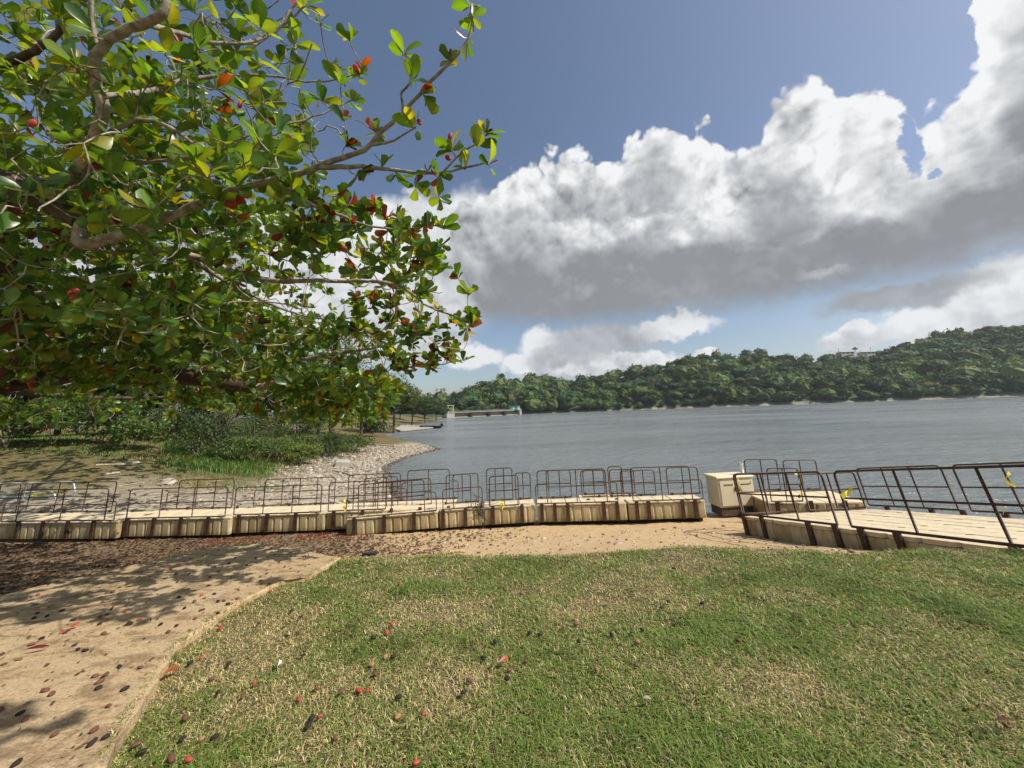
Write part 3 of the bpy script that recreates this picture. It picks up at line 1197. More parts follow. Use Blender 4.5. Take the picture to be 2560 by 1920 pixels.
def dock_px(name, label, a, b, za, zb, fronts=(), rears=(), **kw):
    A, B = D3(a[0], a[1], za), D3(b[0], b[1], zb)
    M, L = frame(A, B, kw.get('back', (0, 1, 0)))
    fr = []
    for (x0, x1, py, h, ext, npost) in fronts:
        l0, l1 = loc_x(M, A, x0, py), loc_x(M, A, x1, py)
        fr.append(dict(x0=max(l0, -.3), x1=min(l1, L + .3), h=h, ext=ext, nposts=npost))
    e, L, M = dock(name, label, A, B, front=fr, rear=rears, **kw)
    return e, L, M


# left walkway, section by section
dock_px('dock_section', 'floating dock section at the far left edge, half in tree shade', (-260, 1309), (296, 1303), .74, .74,
        [(48, 267, 1260, .93, (.55, .34), 1), (-210, -20, 1260, .93, (0, .3), 1)], [dict(x0=3.2, x1=6.6, h=.95, nposts=2, lean=.05), dict(x0=.3, x1=2.8, h=.95)], under=.08)
dock_px('dock_section', 'floating dock section second from the left edge, plain two-post railing', (303, 1299), (576, 1293), .74, .74,
        [(322, 566, 1255, .86, (0, 0), 2)], [dict(x0=.75, x1=2.75, h=.92, ext=(.4, 0), nposts=2)], under=.06)
dock_px('dock_section', 'floating dock section third from the left edge, red leaves below it', (580, 1290), (812, 1282), .74, .74,
        [(588, 803, 1250, .80, (0, 0), 2)], [dict(x0=.25, x1=2.7, h=.84, ext=(.35, 0), nposts=3)], under=.05)
dock_px('dock_section', 'floating dock section behind the tilted one, yellow tape on its railing', (816, 1281), (1130, 1268), .74, .74,
        [(822, 945, 1245, .84, (0, .25), 1)], [dict(x0=.2, x1=2.0, h=.88, nposts=2), dict(x0=2.25, x1=3.7, h=.95, ext=(.2, .3), nposts=1)], under=.05)
# tilted front section
dock_px('dock_section', 'tilted dock section in front with its left end sunk in litter', (866, 1298), (1094, 1279), .62, .72,
        [(896, 1061, 1250, .92, (.36, .36), 1)], [dict(x0=.5, x1=2.4, h=.8, nposts=2), dict(x0=.2, x1=1.3, h=.95, ext=(0, .3))], width=.9, under=.10, skirt=.46)
dock_px('dock_section', 'stained dock section with a tall single hoop gate', (1098, 1277), (1204, 1269), .73, .75,
        [(1133, 1177, 1230, .98, (.32, .35), 0)], [dict(x0=.15, x1=1.2, h=.86, nposts=1)], width=.75, under=.14, brackets=[.12, .8])
dock_px('dock_section', 'pale dock section right of the stained hoop gate section', (1208, 1269), (1338, 1262), .75, .76,
        [(1224, 1296, 1225, .86, (.02, 0), 1)], [dict(x0=.1, x1=.95, h=.98, nposts=2), dict(x0=1.05, x1=1.55, h=.8, nposts=1)], width=.75, under=.2, brackets=[.3, 1.2])
dock_px('dock_section', 'long pale dock section in the middle with a high railing', (1342, 1262), (1566, 1256), .76, .77,
        [(1367, 1516, 1220, .96, (.35, .32), 1)], [dict(x0=.05, x1=1.15, h=.84, nposts=2), dict(x0=1.5, x1=2.3, h=.80, nposts=1), dict(x0=2.4, x1=2.85, h=.9, nposts=0)], width=.75, under=.26, brackets=[.15, .55, .95, 2.05, 2.45])
dock_px('dock_section', 'pale dock section ending at the beige cabinet', (1570, 1256), (1762, 1250), .77, .78,
        [(1579, 1727, 1210, .96, (.0, .32), 1)], [dict(x0=.0, x1=1.1, h=.75, nposts=2), dict(x0=1.5, x1=2.5, h=.8, ext=(0, 0), nposts=1)], width=.75, under=.16, brackets=[.25, .6, 1.62, 2.0])
# low wing running out behind the middle sections
dock('dock_section', 'dock platform reaching into the water behind the middle section', (2.0, 12.35, .76), (3.9, 12.2, .76), width=.7,
     rear=[dict(x0=.2, x1=.9, h=.75, nposts=1), dict(x0=1.1, x1=1.9, h=.75, nposts=1)], front=[])
# platform right of the cabinet, behind the gangway
dock('dock_section', 'dock section in the water behind the gangway end', (7.3, 11.3, .75), (9.9, 11.0, .75), width=1.5,
     rear=[dict(x0=.2, x1=1.2, h=.95, nposts=1), dict(x0=1.4, x1=2.4, h=.9, nposts=1)], front=[dict(x0=.1, x1=.95, h=.9, nposts=1)])


# ---- gangway at right: wide ramp of float blocks rising to the lawn
def gangway():
    A = np.array(D3(1853, 1290, .74))
    B = np.array([6.55, 4.4, 1.80])
    back = np.array([1.0, 0.0, 0])
    u = (B - A) / np.linalg.norm(B - A)
    w = np.cross(back, u)
    w = w / np.linalg.norm(w)
    if w[2] < 0: w = -w
    v = np.cross(w, u)
    if v[0] < 0: v = -v
    # local x = along ramp (landward), local y = across to the right
    M = Matrix(((u[0], v[0], w[0], A[0]), (u[1], v[1], w[1], A[1]), (u[2], v[2], w[2], A[2]), (0, 0, 0, 1)))
    L = float(np.linalg.norm(B - A))
    e = empty('gangway', mat4=M)
    tag(e, 'wide sloping gangway of beige float blocks beside the lawn at right', 'gangway')
    width = 4.0
    ux, uy = .5, .5
    nx, ny = int(L / ux) + 1, int(width / uy)
    c, b, z1, z0 = .075, .014, 0.0, -.07
    def octa(i, z):
        return [(c, i, z), (ux - c, i, z), (ux - i, c, z), (ux - i, uy - c, z), (ux - c, uy - i, z), (c, uy - i, z), (i, uy - c, z), (i, c, z)]
    V = octa(.0015, z0) + octa(.0015, z1 - .006) + octa(.006, z1)
    F = []
    for k in range(2):
        for i in range(8):
            j = (i + 1) % 8
            F.append((k * 8 + i, k * 8 + j, (k + 1) * 8 + j, (k + 1) * 8 + i))
    me = bpy.data.meshes.new('float_block')
    me.from_pydata(V, [], F + [tuple(range(16, 24)), tuple(range(7, -1, -1))])
    me.materials.append(M_FLOAT)
    rng = np.random.default_rng(3)
    for i in range(nx):
        for j in range(ny):
            link('float_block', me, e, (i * ux, j * uy, rng.uniform(-.006, .003)))
    LT = nx * ux
    link('float_core', MB().box((.04, .12, -.40), (LT - .04, width - .1, -.075)).mesh('float_core', M_UNDER), e)
    pan = MB().box((.006, -.006, -.50), (.494, .11, -.074), bev=.02).mesh('float_panel', M_FACE)
    for i in range(nx):
        link('float_panel', pan, e, (i * ux, rng.uniform(-.008, .008), 0))
    end = MB().box((-.004, .006, -.50), (.11, .494, -.074), bev=.02).mesh('float_panel', M_FACE)
    for j in range(1, ny):
        link('float_panel', end, e, (0, j * uy, 0))
    bk = MB().box((-.055, -.055, -.49), (.055, -.012, .06), bev=.006).mesh('bracket', M_RAIL)
    for x in (.12, .75, 2.05, 2.65, 3.15, 3.75, 5.15):
        link('bracket', bk, e, (x, 0, 0))
    bk2 = MB().box((-.05, 0, -.05), (.05, .05, .1), bev=.006).mesh('bracket', M_RAIL)
    for x in (.3, 1.3, 1.9, 2.6, 4.0, 4.8):
        link('bracket', bk2, e, (x, width + .0, 0))
    for (x0, x1, n) in ((.10, 2.72, 2), (3.0, 6.2, 2)):
        railing(e, x0, x1, y=-.03, h=.95, z0=.07, nposts=n, r=.021)
    for (x0, x1, n) in ((-.15, 1.85, 2), (2.08, 4.55, 2), (4.8, 6.4, 1)):
        railing(e, x0, x1, y=width + .02, h=.95, z0=.1, nposts=n, r=.020)
    railing(e, .05, 1.55, y=.06, h=.97, z0=.06, nposts=1, r=.024, axis='y', mid=.52)
    railing(e, 2.0, 3.7, y=.02, h=.9, z0=.06, nposts=1, r=.022, axis='y', mid=.52)
    return e, M


GW, GWM = gangway()


# ---- cabinet
def cabinet():
    p = onz(1775, 1284, .30)
    o = empty('utility_cabinet', (p[0] + .42, p[1] + .1, .16))
    o.rotation_euler = (0, 0, .08)
    tag(o, 'beige two-door utility cabinet standing between the docks', 'cabinet')
    k = 1.0
    w, d, h = 1.16, .62, .86
    z = .26
    link('body', MB().box((0, 0, z), (w, d, z + h), bev=.02).mesh('body', M_CAB), o)
    link('plinth', MB().box((.04, .03, 0), (w - .04, d - .03, z - .002)).mesh('plinth', M_DARKBARK), o)
    link('roof', MB().box((-.05, -.05, z + h + .002), (w + .05, d + .05, z + h + .07), bev=.02).mesh('roof', M_CAB), o)
    for i in range(2):
        x0 = .06 + i * .56
        dr = link('door', MB().box((x0, -.022, z + .05), (x0 + .54, -.002, z + h - .06), bev=.006).mesh('door', M_CAB), o)
        link('vent', MB().box((x0 + .12, -.030, z + h - .20), (x0 + .42, -.0235, z + h - .17)).mesh('vent', M_DARKBARK), dr)
        link('handle', MB().box((x0 + (.46 if i == 0 else .05), -.045, z + .48), (x0 + (.49 if i == 0 else .08), -.0235, z + .60), bev=.004).mesh('handle', M_RAIL), dr)
    for zz in (.12, .68):
        for xx in (.05, 1.085):
            link('hinge', MB().tube([(xx, -.028, z + zz), (xx, -.028, z + zz + .08)], .010, 6).mesh('hinge', M_GALV), o)
    link('side_slot', MB().box((w + .002, .22, z + .35), (w + .008, .26, z + .7)).mesh('side_slot', M_DARKBARK), o)
    q = empty('vent_pipe', (p[0] + 1.40, p[1] + .35, z + h + .16 + .09))
    tag(q, 'short white pipe rising from the beige cabinet', 'pipe')
    link('pipe', MB().tube([(0, 0, 0), (0, 0, .15), (0, 0, .30)], .045, 10).mesh('pipe', M_WHITE, smooth=True), q)
    link('cap', MB().tube([(0, 0, .302), (0, 0, .34)], .055, 10).mesh('cap', M_GALV, smooth=True), q)


cabinet()


# ---- galvanised handrail, far left
def galv():
    A = np.array(onz(-120, 1300, .7))
    o = empty('metal_handrail', (A[0] - .5, A[1] + 1.9, .55))
    tag(o, 'pale galvanised handrail end behind the left dock', 'handrail')
    link('top_rail', MB().tube(rounded([(-2.2, 0, 1.02), (2.3, -.05, .98), (2.42, -.05, .6)], .18, 5), .035, 8).mesh('top_rail', M_GALV, smooth=True), o)
    link('lower_rail', MB().tube(rounded([(-2.2, 0, .68), (1.55, -.05, .66), (1.75, -.05, .3), (1.6, -.05, .05)], .2, 5), .03, 8).mesh('lower_rail', M_GALV, smooth=True), o)
    link('rail', MB().tube([(-2.2, 0, .50), (0, -.03, .49), (2.35, -.05, .47)], .03, 8).mesh('rail', M_GALV, smooth=True), o)
    for x in (-1.8, .4, 2.4):
        link('post', MB().tube([(x, -.03, -.5), (x, -.03, .3), (x, -.03, .97)], .03, 8).mesh('post', M_GALV, smooth=True), o)


galv()


# ---- caution tape scraps
def tape(px, py, y, pts, label, wd=.05, black=False, M=None):
    q = ony(px, py, y)
    P = np.array(pts, float)
    n = len(P)
    V, F = [], []
    for i, p in enumerate(P):
        a = .9 * i
        d = np.array([math.sin(a) * .35, math.cos(a) * .55, .75])
        d /= np.linalg.norm(d)
        V += [p - d * wd * .5, p + d * wd * .5]
    V = np.array(V)
    off = np.array([.0015, .003, 0.001])
    V = np.vstack([V, V + off])
    for i in range(n - 1):
        a = 2 * i
        F += [(a, a + 1, a + 3, a + 2), (2 * n + a, 2 * n + a + 2, 2 * n + a + 3, 2 * n + a + 1)]
    mats = [M_TAPE, M_TAPEB]
    me = MB().add(V, F).mesh('caution_tape', mats)
    if black:
        for i, p in enumerate(me.polygons):
            p.material_index = 1 if (i // 2) % 2 else 0
    tag(link('caution_tape', me, loc=q), label, 'tape', 'scraps of caution tape')


tape(2122, 1232, 6.75, [(-.14, 0, -.06), (-.08, -.02, -.02), (-.02, .02, .0), (.04, -.02, .02), (.08, .01, .03), (.04, .02, .06), (.08, .03, -.03)], 'yellow tape knotted on the gangway post by the gap', .085)
tape(2522, 1200, 7.3, [(.06, 0, .13), (0, 0, .09), (-.03, .02, 0), (0, 0, -.08), (.10, .0, -.12)], 'curled yellow tape hanging near the right edge', .05)
tape(2510, 1275, 7.2, [(.02, 0, .10), (0, 0, .0), (-.03, 0, -.07)], 'yellow tape scrap low on the far railing post', .04)
tape(1994, 1205, 9.6, [(-.05, 0, .22), (.03, 0, .20), (.06, 0, .08), (.04, 0, -.05), (.05, 0, -.2), (.02, 0, -.32), (-.06, 0, -.36)], 'black and yellow tape dangling from the end railing', .07, True)
tape(1844, 1205, 9.85, [(0, 0, .14), (.03, -.03, .02), (.0, .0, -.1), (.06, -.02, -.2), (.08, 0, -.28)], 'black and yellow tape wound on the gangway corner post', .05, True)
tape(862, 1258, 10.3, [(.02, 0, .20), (-.02, 0, .08), (.0, .02, -.02), (-.04, 0, -.10), (.05, 0, -.14), (.0, 0, -.2)], 'yellow tape bunched at the left end of the tilted dock', .06)
tape(888, 1247, 10.3, [(.03, 0, .08), (0, 0, 0), (-.03, 0, -.05)], 'short yellow tape end tied to the tilted dock railing', .06)
tape(1253, 1258, 11.0, [(.0, 0, .16), (-.05, 0, .05), (.05, .02, -.02), (-.06, 0, -.10), (.02, 0, -.16), (.09, 0, -.05)], 'yellow tape clump on the edge of the middle dock', .05)
tape(100, 1236, 11.6, [(-.25, 0, 0), (-.1, .02, -.03), (.05, 0, .02), (.2, .02, 0), (.45, .02, .03), (.8, 0, .02)], 'yellow tape strung by the galvanised handrail', .06)


# ------------------------------------------------------------------ the big almond tree
def leaf_shape(L=.2, wfrac=.52, fold=.18, curl=.15, rows=4):
    """obovate leaf along +x: short stalk, widest past the middle, folded on the midrib, tip curling"""
    ts = np.array([0.0, .12, .35, .62, .85, 1.0])
    ws = np.array([.02, .03, .17, .28, .25, .09]) * wfrac / .52
    V, F = [], []
    for t, w in zip(ts, ws):
        x = t * L
        z = -curl * L * t * t
        V += [(x, -w * L, z + fold * w * L), (x, 0, z), (x, w * L, z + fold * w * L)]
    for k in range(len(ts) - 1):
        a = 3 * k
        F += [(a, a + 3, a + 4, a + 1), (a + 1, a + 4, a + 5, a + 2)]
    return np.array(V), np.array(F)


LEAFV = [leaf_shape(1.0, w, f, c) for w, f, c in ((.52, .25, .15), (.48, .45, .28), (.56, .12, -.12), (.50, .3, .4))]
LEAFS = []
for _V, _F in LEAFV:
    _i = [0, 2, 6, 7, 8, 9, 10, 11, 15, 17]          # stalk, two cross rows, tip
    _v = np.vstack([_V[0:3], _V[6:9], _V[12:15] * np.array([1, 1.08, 1]), _V[15:18]])
    LEAFS.append((_v, np.array([(3 * k + a, 3 * k + 3 + a, 3 * k + 4 + a, 3 * k + 1 + a) for k in range(3) for a in (0, 1)])))
LEAF_COLS = {'green': [(.056, .120, .024), (.076, .145, .026), (.105, .160, .026), (.042, .100, .026)],
             'lime': [(.15, .19, .025), (.19, .20, .03)],
             'red': [(.10, .010, .012), (.15, .022, .012), (.07, .014, .014), (.20, .05, .012)]}


def catmull(P, step=.08):
    P = np.asarray(P, float)
    Q = np.vstack([2 * P[0] - P[1], P, 2 * P[-1] - P[-2]])
    out = []
    for i in range(1, len(Q) - 2):
        n = max(2, int(np.linalg.norm(Q[i + 1] - Q[i]) / step))
        for t in np.arange(n) / n:
            out.append(.5 * ((2 * Q[i]) + (-Q[i - 1] + Q[i + 1]) * t + (2 * Q[i - 1] - 5 * Q[i] + 4 * Q[i + 1] - Q[i + 2]) * t * t
                             + (-Q[i - 1] + 3 * Q[i] - 3 * Q[i + 1] + Q[i + 2]) * t ** 3))
    out.append(P[-1])
    return np.array(out)


def build_almond():
    rng = np.random.default_rng(12)
    base = np.array([-11.0, 5.5, float(ground_z(-11.0, 5.5))])
    tree = empty('almond_tree', base)
    tag(tree, 'large sea almond tree with broad green and red leaves overhanging from the left', 'tree')
    S = lambda *a: [ony(px, py, y) for px, py, y in a]
    J = (196, 606, 3.0)
    lim = []   # (points, r0, r1)
    fork = np.array([-10.2, 5.6, 3.0])
    fork2 = np.array([-8.2, 5.4, 4.2])
    lim.append(([base - np.array([0, 0, .3]), base + np.array([.1, 0, .5]), fork - np.array([.3, 0, .6]), fork], .50, .38))
    lim.append(([fork, np.array([-9.2, 5.5, 3.6]), fork2, np.array([-6.0, 4.2, 5.0])] + S((-60, 420, 3.1), (58, 482, 2.95), (116, 500, 2.95), (168, 534, 3.0), (206, 560, 3.0)), .26, .075))
    lim.append((S((206, 552, 3.0), J, (231, 610, 3.0), (324, 580, 3.0), (405, 552, 2.95), (492, 511, 2.9), (579, 476, 2.85), (694, 447, 2.8), (781, 423, 2.8), (833, 400, 2.75), (909, 376, 2.7),
                  (949, 332, 2.65), (1007, 284, 2.6), (1053, 231, 2.55), (1100, 180, 2.5), (1152, 128, 2.45), (1180, 70, 2.4), (1177, 14, 2.4)), .054, .008))
    lim.append((S((800, 418, 2.78), (926, 418, 2.75), (1042, 432, 2.7), (1128, 428, 2.7), (1221, 405, 2.65)), .024, .007))
    lim.append((S((1110, 428, 2.7), (1140, 395, 2.66), (1192, 360, 2.62)), .011, .006))
    lim.append((S((930, 362, 2.68), (985, 350, 2.65), (1040, 318, 2.62)), .014, .006))
    lim.append((S((1007, 284, 2.6), (1004, 232, 2.55), (1030, 200, 2.52), (1012, 128, 2.5)), .014, .006))
    lim.append((S((135, 505, 2.97), (191, 428, 2.7), (231, 360, 2.5), (260, 262, 2.3), (243, 220, 2.25), (231, 174, 2.2), (250, 114, 2.15), (324, 75, 2.1), (405, 37, 2.05), (420, -60, 2.0), (470, -200, 2.0)), .055, .02))
    lim.append((S((249, 112, 2.15), (226, 46, 2.1), (231, -60, 2.0)), .022, .012))
    lim.append((S(J, (289, 626, 3.6), (463, 636, 4.0), (602, 684, 4.2), (694, 702, 4.2), (810, 702, 4.1), (984, 710, 4.0), (1071, 766, 3.9), (1134, 790, 3.8), (1180, 808, 3.8)), .06, .008))
    lim.append((S((376, 62, 2.1), (463, 88, 2.3), (532, 108, 2.4), (631, 102, 2.5), (712, 62, 2.6), (760, 15, 2.6)), .022, .008))
    lim.append((S((255, 236, 2.25), (360, 230, 2.6), (451, 203, 2.8), (550, 186, 2.9), (608, 140, 2.9), (694, 66, 2.9), (740, 10, 2.9)), .030, .010))
    lim.append((S((231, 360, 2.5), (341, 300, 2.45), (428, 318, 2.5), (492, 370, 2.5), (532, 423, 2.5), (596, 463, 2.55)), .024, .009))
    lim.append((S((191, 428, 2.7), (307, 412, 2.7), (400, 402, 2.7), (492, 388, 2.75), (640, 330, 2.8), (760, 300, 2.9), (880, 250, 3.0)), .020, .006))
    lim.append((S((550, 186, 2.9), (680, 190, 3.0), (790, 205, 3.1), (900, 185, 3.1)), .014, .005))
    lim.append((S((694, 447, 2.8), (760, 500, 2.9), (860, 540, 3.0), (960, 572, 3.1), (1105, 562, 3.1)), .018, .005))
    # lower, farther limbs
    lim.append(([fork, np.array([-9.4, 6.2, 3.2])] + S((-150, 985, 6.2), (0, 952, 6.0), (174, 930, 6.0), (347, 935, 6.1), (521, 946, 6.2), (640, 968, 6.4)), .36, .12))
    lim.append(([fork, np.array([-9.4, 6.0, 3.9])] + S((-100, 915, 5.4), (0, 900, 5.2), (116, 876, 5.1), (300, 850, 5.2), (520, 820, 5.4), (700, 800, 5.4)), .16, .03))
    lim.append((S((300, 850, 5.2), (500, 880, 5.4), (694, 905, 5.3), (800, 890, 5.2), (926, 872, 5.0), (1019, 848, 4.9), (1095, 815, 4.8)), .06, .008))
    lim.append((S((800, 890, 5.2), (868, 900, 5.1), (984, 884, 5.0), (1076, 912, 4.9), (1157, 900, 4.8)), .024, .006))
    lim.append((S((640, 968, 6.4), (740, 960, 6.3), (850, 985, 6.2), (960, 1000, 6.2)), .07, .012))
    lim.append((S((463, 636, 4.0), (560, 700, 4.6), (700, 770, 5.0), (820, 800, 5.0), (900, 790, 5.0)), .035, .008))
    lim.append((S((0, 720, 4.0), (150, 740, 4.0), (300, 760, 4.2), (450, 740, 4.4)), .05, .012))
    lim.append(([fork2] + S((-500, 600, 4.2), (-200, 640, 4.0), (0, 720, 4.0)), .14, .05))
    lim.append(([fork2, np.array([-6.5, 4.4, 5.2])] + S((-400, 250, 3.2), (-100, 200, 2.8), (100, 120, 2.5), (180, 40, 2.4)), .16, .02))
    lim.append(([fork, np.array([-11.5, 7.5, 5.0]), np.array([-13.5, 10.5, 6.6]), np.array([-15.0, 14.0, 7.4]), np.array([-19, 18.5, 8.0])], .26, .04))
    lim.append(([np.array([-13.5, 10.5, 6.6]), np.array([-17, 11.5, 7.2]), np.array([-20.5, 12.5, 7.6])], .14, .03))
    lim.append(([np.array([-12.0, 8.3, 5.4]), np.array([-15, 8.0, 6.4]), np.array([-18, 8.0, 7.0])], .12, .03))
    lim.append(([fork] + S((-330, 985, 7.2), (-100, 965, 8.0), (100, 985, 9.2), (300, 995, 10.4), (500, 990, 11.4)), .16, .03))
    lim.append((S((470, -200, 2.0)) + [np.array([-.9, 1.4, 6.5]), np.array([-.2, 1.15, 6.8]), np.array([.5, 1.0, 6.9]), np.array([1.3, .8, 6.8])], .022, .009))  # unseen limb added to carry the overhead shade sprays
    lim.append(([fork2, np.array([-7.2, 5.0, 5.8]), np.array([-6.4, 5.2, 7.0]), np.array([-5.2, 5.4, 7.6])], .16, .03))
    nodes, rad = [], []
    for P, r0, r1 in lim:
        c = catmull(P, .09)
        # small kinks
        n = len(c)
        k = rng.normal(size=(n, 3)) * .004
        c[1:-1] += k[1:-1]
        t = np.linspace(0, 1, n)
        r = r0 + (r1 - r0) * t ** .8
        m = MB().tube(c, r, 9 if r0 > .05 else 6).mesh('branch', M_DARKBARK if .15 < r0 < .45 else M_BARK, smooth=True)  # thick limbs get darker bark, their shade put into the colour
        m.transform(Matrix.Translation(Vector(-base)))
        link('trunk' if r0 >= .5 else 'branch', m, tree)
        nodes.append(c)
        rad.append(r)
    N = np.vstack(nodes)
    R = np.concatenate(rad)
    # rosette positions -----------------------------------------------------
    tg = []          # (point, redness, leafscale)

    def region(poly, n, y0, y1, red, ls, py_slope=0.0):
        poly = np.array(poly, float)
        lo, hi = poly.min(0), poly.max(0)
        k = 0
        while k < n:
            q = rng.uniform(lo, hi)
            if in_poly(q[0:1], q[1:2], poly)[0]:
                tg.append((ony(q[0], q[1], rng.uniform(y0, y1)), red, ls))
                k += 1
    region([(-350, -150), (700, -150), (760, 20), (840, 90), (860, 200), (780, 330), (820, 430), (700, 520), (300, 560), (-350, 600)], 270, 2.1, 3.6, .05, .95)
    region([(-350, 150), (640, 150), (760, 330), (800, 470), (640, 560), (-350, 600)], 300, 2.5, 4.4, .05, .9)
    region([(-350, 540), (700, 480), (980, 520), (1060, 600), (1130, 720), (1000, 740), (900, 690), (640, 680), (560, 760), (-350, 850)], 330, 2.9, 5.4, .06, .9)
    region([(-350, 640), (560, 740), (620, 860), (200, 880), (-350, 900)], 190, 2.7, 5.0, .03, .9)
    region([(-350, 760), (560, 700), (700, 790), (900, 800), (1010, 880), (960, 1000), (840, 1000), (700, 970), (500, 960), (0, 965), (-350, 970)], 820, 4.0, 6.8, .04, .82)
    region([(-350, 330), (620, 380), (760, 500), (720, 640), (-350, 700)], 260, 4.6, 7.6, .04, .95)
    region([(640, 930), (880, 930), (1010, 960), (960, 1040), (840, 1060), (720, 1010)], 110, 5.4, 6.8, .04, .9)
    region([(830, 690), (1060, 740), (1170, 800), (1150, 905), (1010, 940), (880, 850)], 80, 4.6, 5.2, .26, .85)
    region([(700, 440), (1090, 560), (1120, 640), (1000, 670), (760, 600)], 60, 2.9, 3.4, .18, .8)
    # more of the crown past the left and upper edge, added for its shade
    for _ in range(700):
        q = np.array([rng.uniform(-9.5, -3.8), rng.uniform(1.6, 8.5), rng.uniform(4.6, 8.2)])
        tg.append((q, .05, 1.0))
    for k in range(1500):  # farther crown volume, added and spread to shade the bank and left docks
        q = (np.array([rng.uniform(-23, -7.5), rng.uniform(6.5, 14), rng.uniform(5.6, 8.6)]) if k % 2 else
             np.array([rng.uniform(-29, -13), rng.uniform(12, 22), rng.uniform(5.8, 9.5)]))
        tg.append((q, .04, 1.35 if k % 2 else 1.6))
    region([(-300, 940), (420, 950), (560, 985), (420, 1045), (120, 1075), (-300, 1075)], 190, 8.5, 12.5, .02, 1.05)
    for poly_n in ((170, [(0, -80), (760, -80), (880, 150), (900, 420), (500, 520), (0, 600)], 1.9, 3.4), (130, [(0, 560), (900, 520), (1100, 640), (1150, 860), (900, 930), (0, 900)], 2.9, 5.2)):
        k0 = len(tg)
        region(poly_n[1], poly_n[0], poly_n[2], poly_n[3], -1, 0)
    region([(250, 940), (620, 950), (920, 990), (880, 1070), (620, 1040), (380, 1010)], 130, 5.6, 8.5, .03, .9)
    for _ in range(60):      # unseen sprays added overhead to cast dappled shade on the slab
        tg.append((np.array([rng.uniform(-1.2, 1.4), rng.uniform(.3, 1.25), rng.uniform(6.3, 7.1)]), .05, 1.0))
    # ends of the limbs
    for P, r0, r1 in lim:
        if r1 < .012:
            tg.append((np.array(P[-1]), .12, .95))
    for px, py, y in ((1060, 240, 2.56), (1120, 150, 2.48), (1165, 110, 2.44), (1178, 40, 2.42), (1030, 205, 2.5), (1150, 420, 2.68), (1060, 425, 2.7), (990, 440, 2.74), (960, 405, 2.72), (1095, 445, 2.7), (1215, 330, 2.62), (1130, 375, 2.66),
                      (940, 330, 2.7), (1040, 470, 2.8), (1100, 500, 2.9), (870, 360, 2.75), (900, 440, 2.75), (860, 300, 2.8), (800, 250, 3.0), (905, 165, 3.1), (870, 90, 2.9), (1075, 640, 3.4), (1140, 690, 3.7), (1170, 730, 3.8), (1180, 790, 3.8),
                      (1110, 855, 4.8), (1080, 900, 4.9), (960, 930, 4.9), (1090, 560, 3.1)):
        tg.append((ony(px, py, y), .12, .85))
    P = np.array([t[0] for t in tg])
    tube_sets = {}
    # connect each rosette to the skeleton, nearest first, so twigs branch off twigs
    d0 = np.array([np.min(np.sum((N - p) ** 2, 1)) for p in P])
    order = np.argsort(d0)
    NP = np.empty((len(N) + len(P) * 14, 3)); NP[:len(N)] = N
    NR = np.empty(len(NP)); NR[:len(N)] = R
    cnt = len(N)
    twV, twF, off = [], [], 0
    dirs = np.zeros((len(P), 3))
    for i in order:
        p = P[i]
        dd = np.sum((NP[:cnt] - p) ** 2, 1)
        j = int(np.argmin(dd))
        a, L = NP[j], math.sqrt(dd[j])
        if L < .05:
            dirs[i] = (0, 0, 1) if L < 1e-4 else (p - a) / L
            continue
        n = int(np.clip(L / .09, 3, 12))
        t = np.linspace(0, 1, n + 1)[:, None]
        bow = rng.normal(size=3) * .10 * L + np.array([0, 0, -.10 * L])
        c = a + (p - a) * t + bow * (4 * t * (1 - t)) + rng.normal(size=(n + 1, 3)) * .006 * (t * (1 - t) * 4)
        r0 = min(NR[j] * .75, .004 + .011 * L ** .7)
        rr = np.linspace(max(r0, .006), .0048, n + 1)
        V, F = tube_arrays(c, rr, 4)
        twV.append(V); twF.append(np.array(F) + off); off += len(V)
        NP[cnt:cnt + n] = c[1:]; NR[cnt:cnt + n] = rr[1:]; cnt += n
        dirs[i] = (c[-1] - c[-2]) / np.linalg.norm(c[-1] - c[-2])
    me = mesh_np('twigs', np.vstack(twV) - base, np.vstack(twF), [M_BARK], smooth=True)
    tag(link('twigs', me, tree), kind='stuff')
    # leaves ---------------------------------------------------------------
    leaves = []      # origin, xdir, normal, length, kind, shape
    wind = np.array([.25, 0, .25])
    for (p, red, ls), d in zip(tg, dirs):
        if red < 0: continue
        far = p[1] > 3.6
        n = int(rng.integers(4, 9)) if not far else int(rng.integers(7, 13))
        ax = d + np.array([0, 0, .45]) + rng.normal(size=3) * .2
        ax /= np.linalg.norm(ax)
        t1 = np.cross(ax, rng.normal(size=3)); t1 /= np.linalg.norm(t1)
        t2 = np.cross(ax, t1)
        ph0 = rng.uniform(0, 6.28)
        for k in range(n):
            ph = ph0 + 2.4 * k
            sp = rng.uniform(.55, 1.35)
            dr = ax * math.cos(sp) + (t1 * math.cos(ph) + t2 * math.sin(ph)) * math.sin(sp) + wind * .5
            dr /= np.linalg.norm(dr)
            nm = ax - dr * (ax @ dr) + rng.normal(size=3) * .5
            nm -= dr * (nm @ dr)
            nm /= max(np.linalg.norm(nm), 1e-6)
            u = rng.random()
            kind = 'red' if u < red else ('lime' if u < red + .10 else 'green')
            L = ls * rng.uniform(.10, .20) * (.85 if kind == 'red' else 1)
            o = p - d * rng.uniform(0, .05)
            leaves.append((o, dr, nm, L, kind, int(rng.integers(0, 4))))
    O = np.array([l[0] for l in leaves]); D = np.array([l[1] for l in leaves]); Nn = np.array([l[2] for l in leaves])
    Ls = np.array([l[3] for l in leaves])
    mid = O + D * Ls[:, None] * .6
    # keep the lens clear of stray leaves
    pxx, pyy, ww = proj(mid)
    dist = np.linalg.norm(mid - EYE, axis=1)
    keep = (dist > 1.45) & ~((pxx > 1260) & (ww > .3) & (pyy > -40) & (pyy < HPX))
    inview = (ww > .3) & (pxx > 0) & (pxx < WPX) & (pyy > 0) & (pyy < HPX) & keep
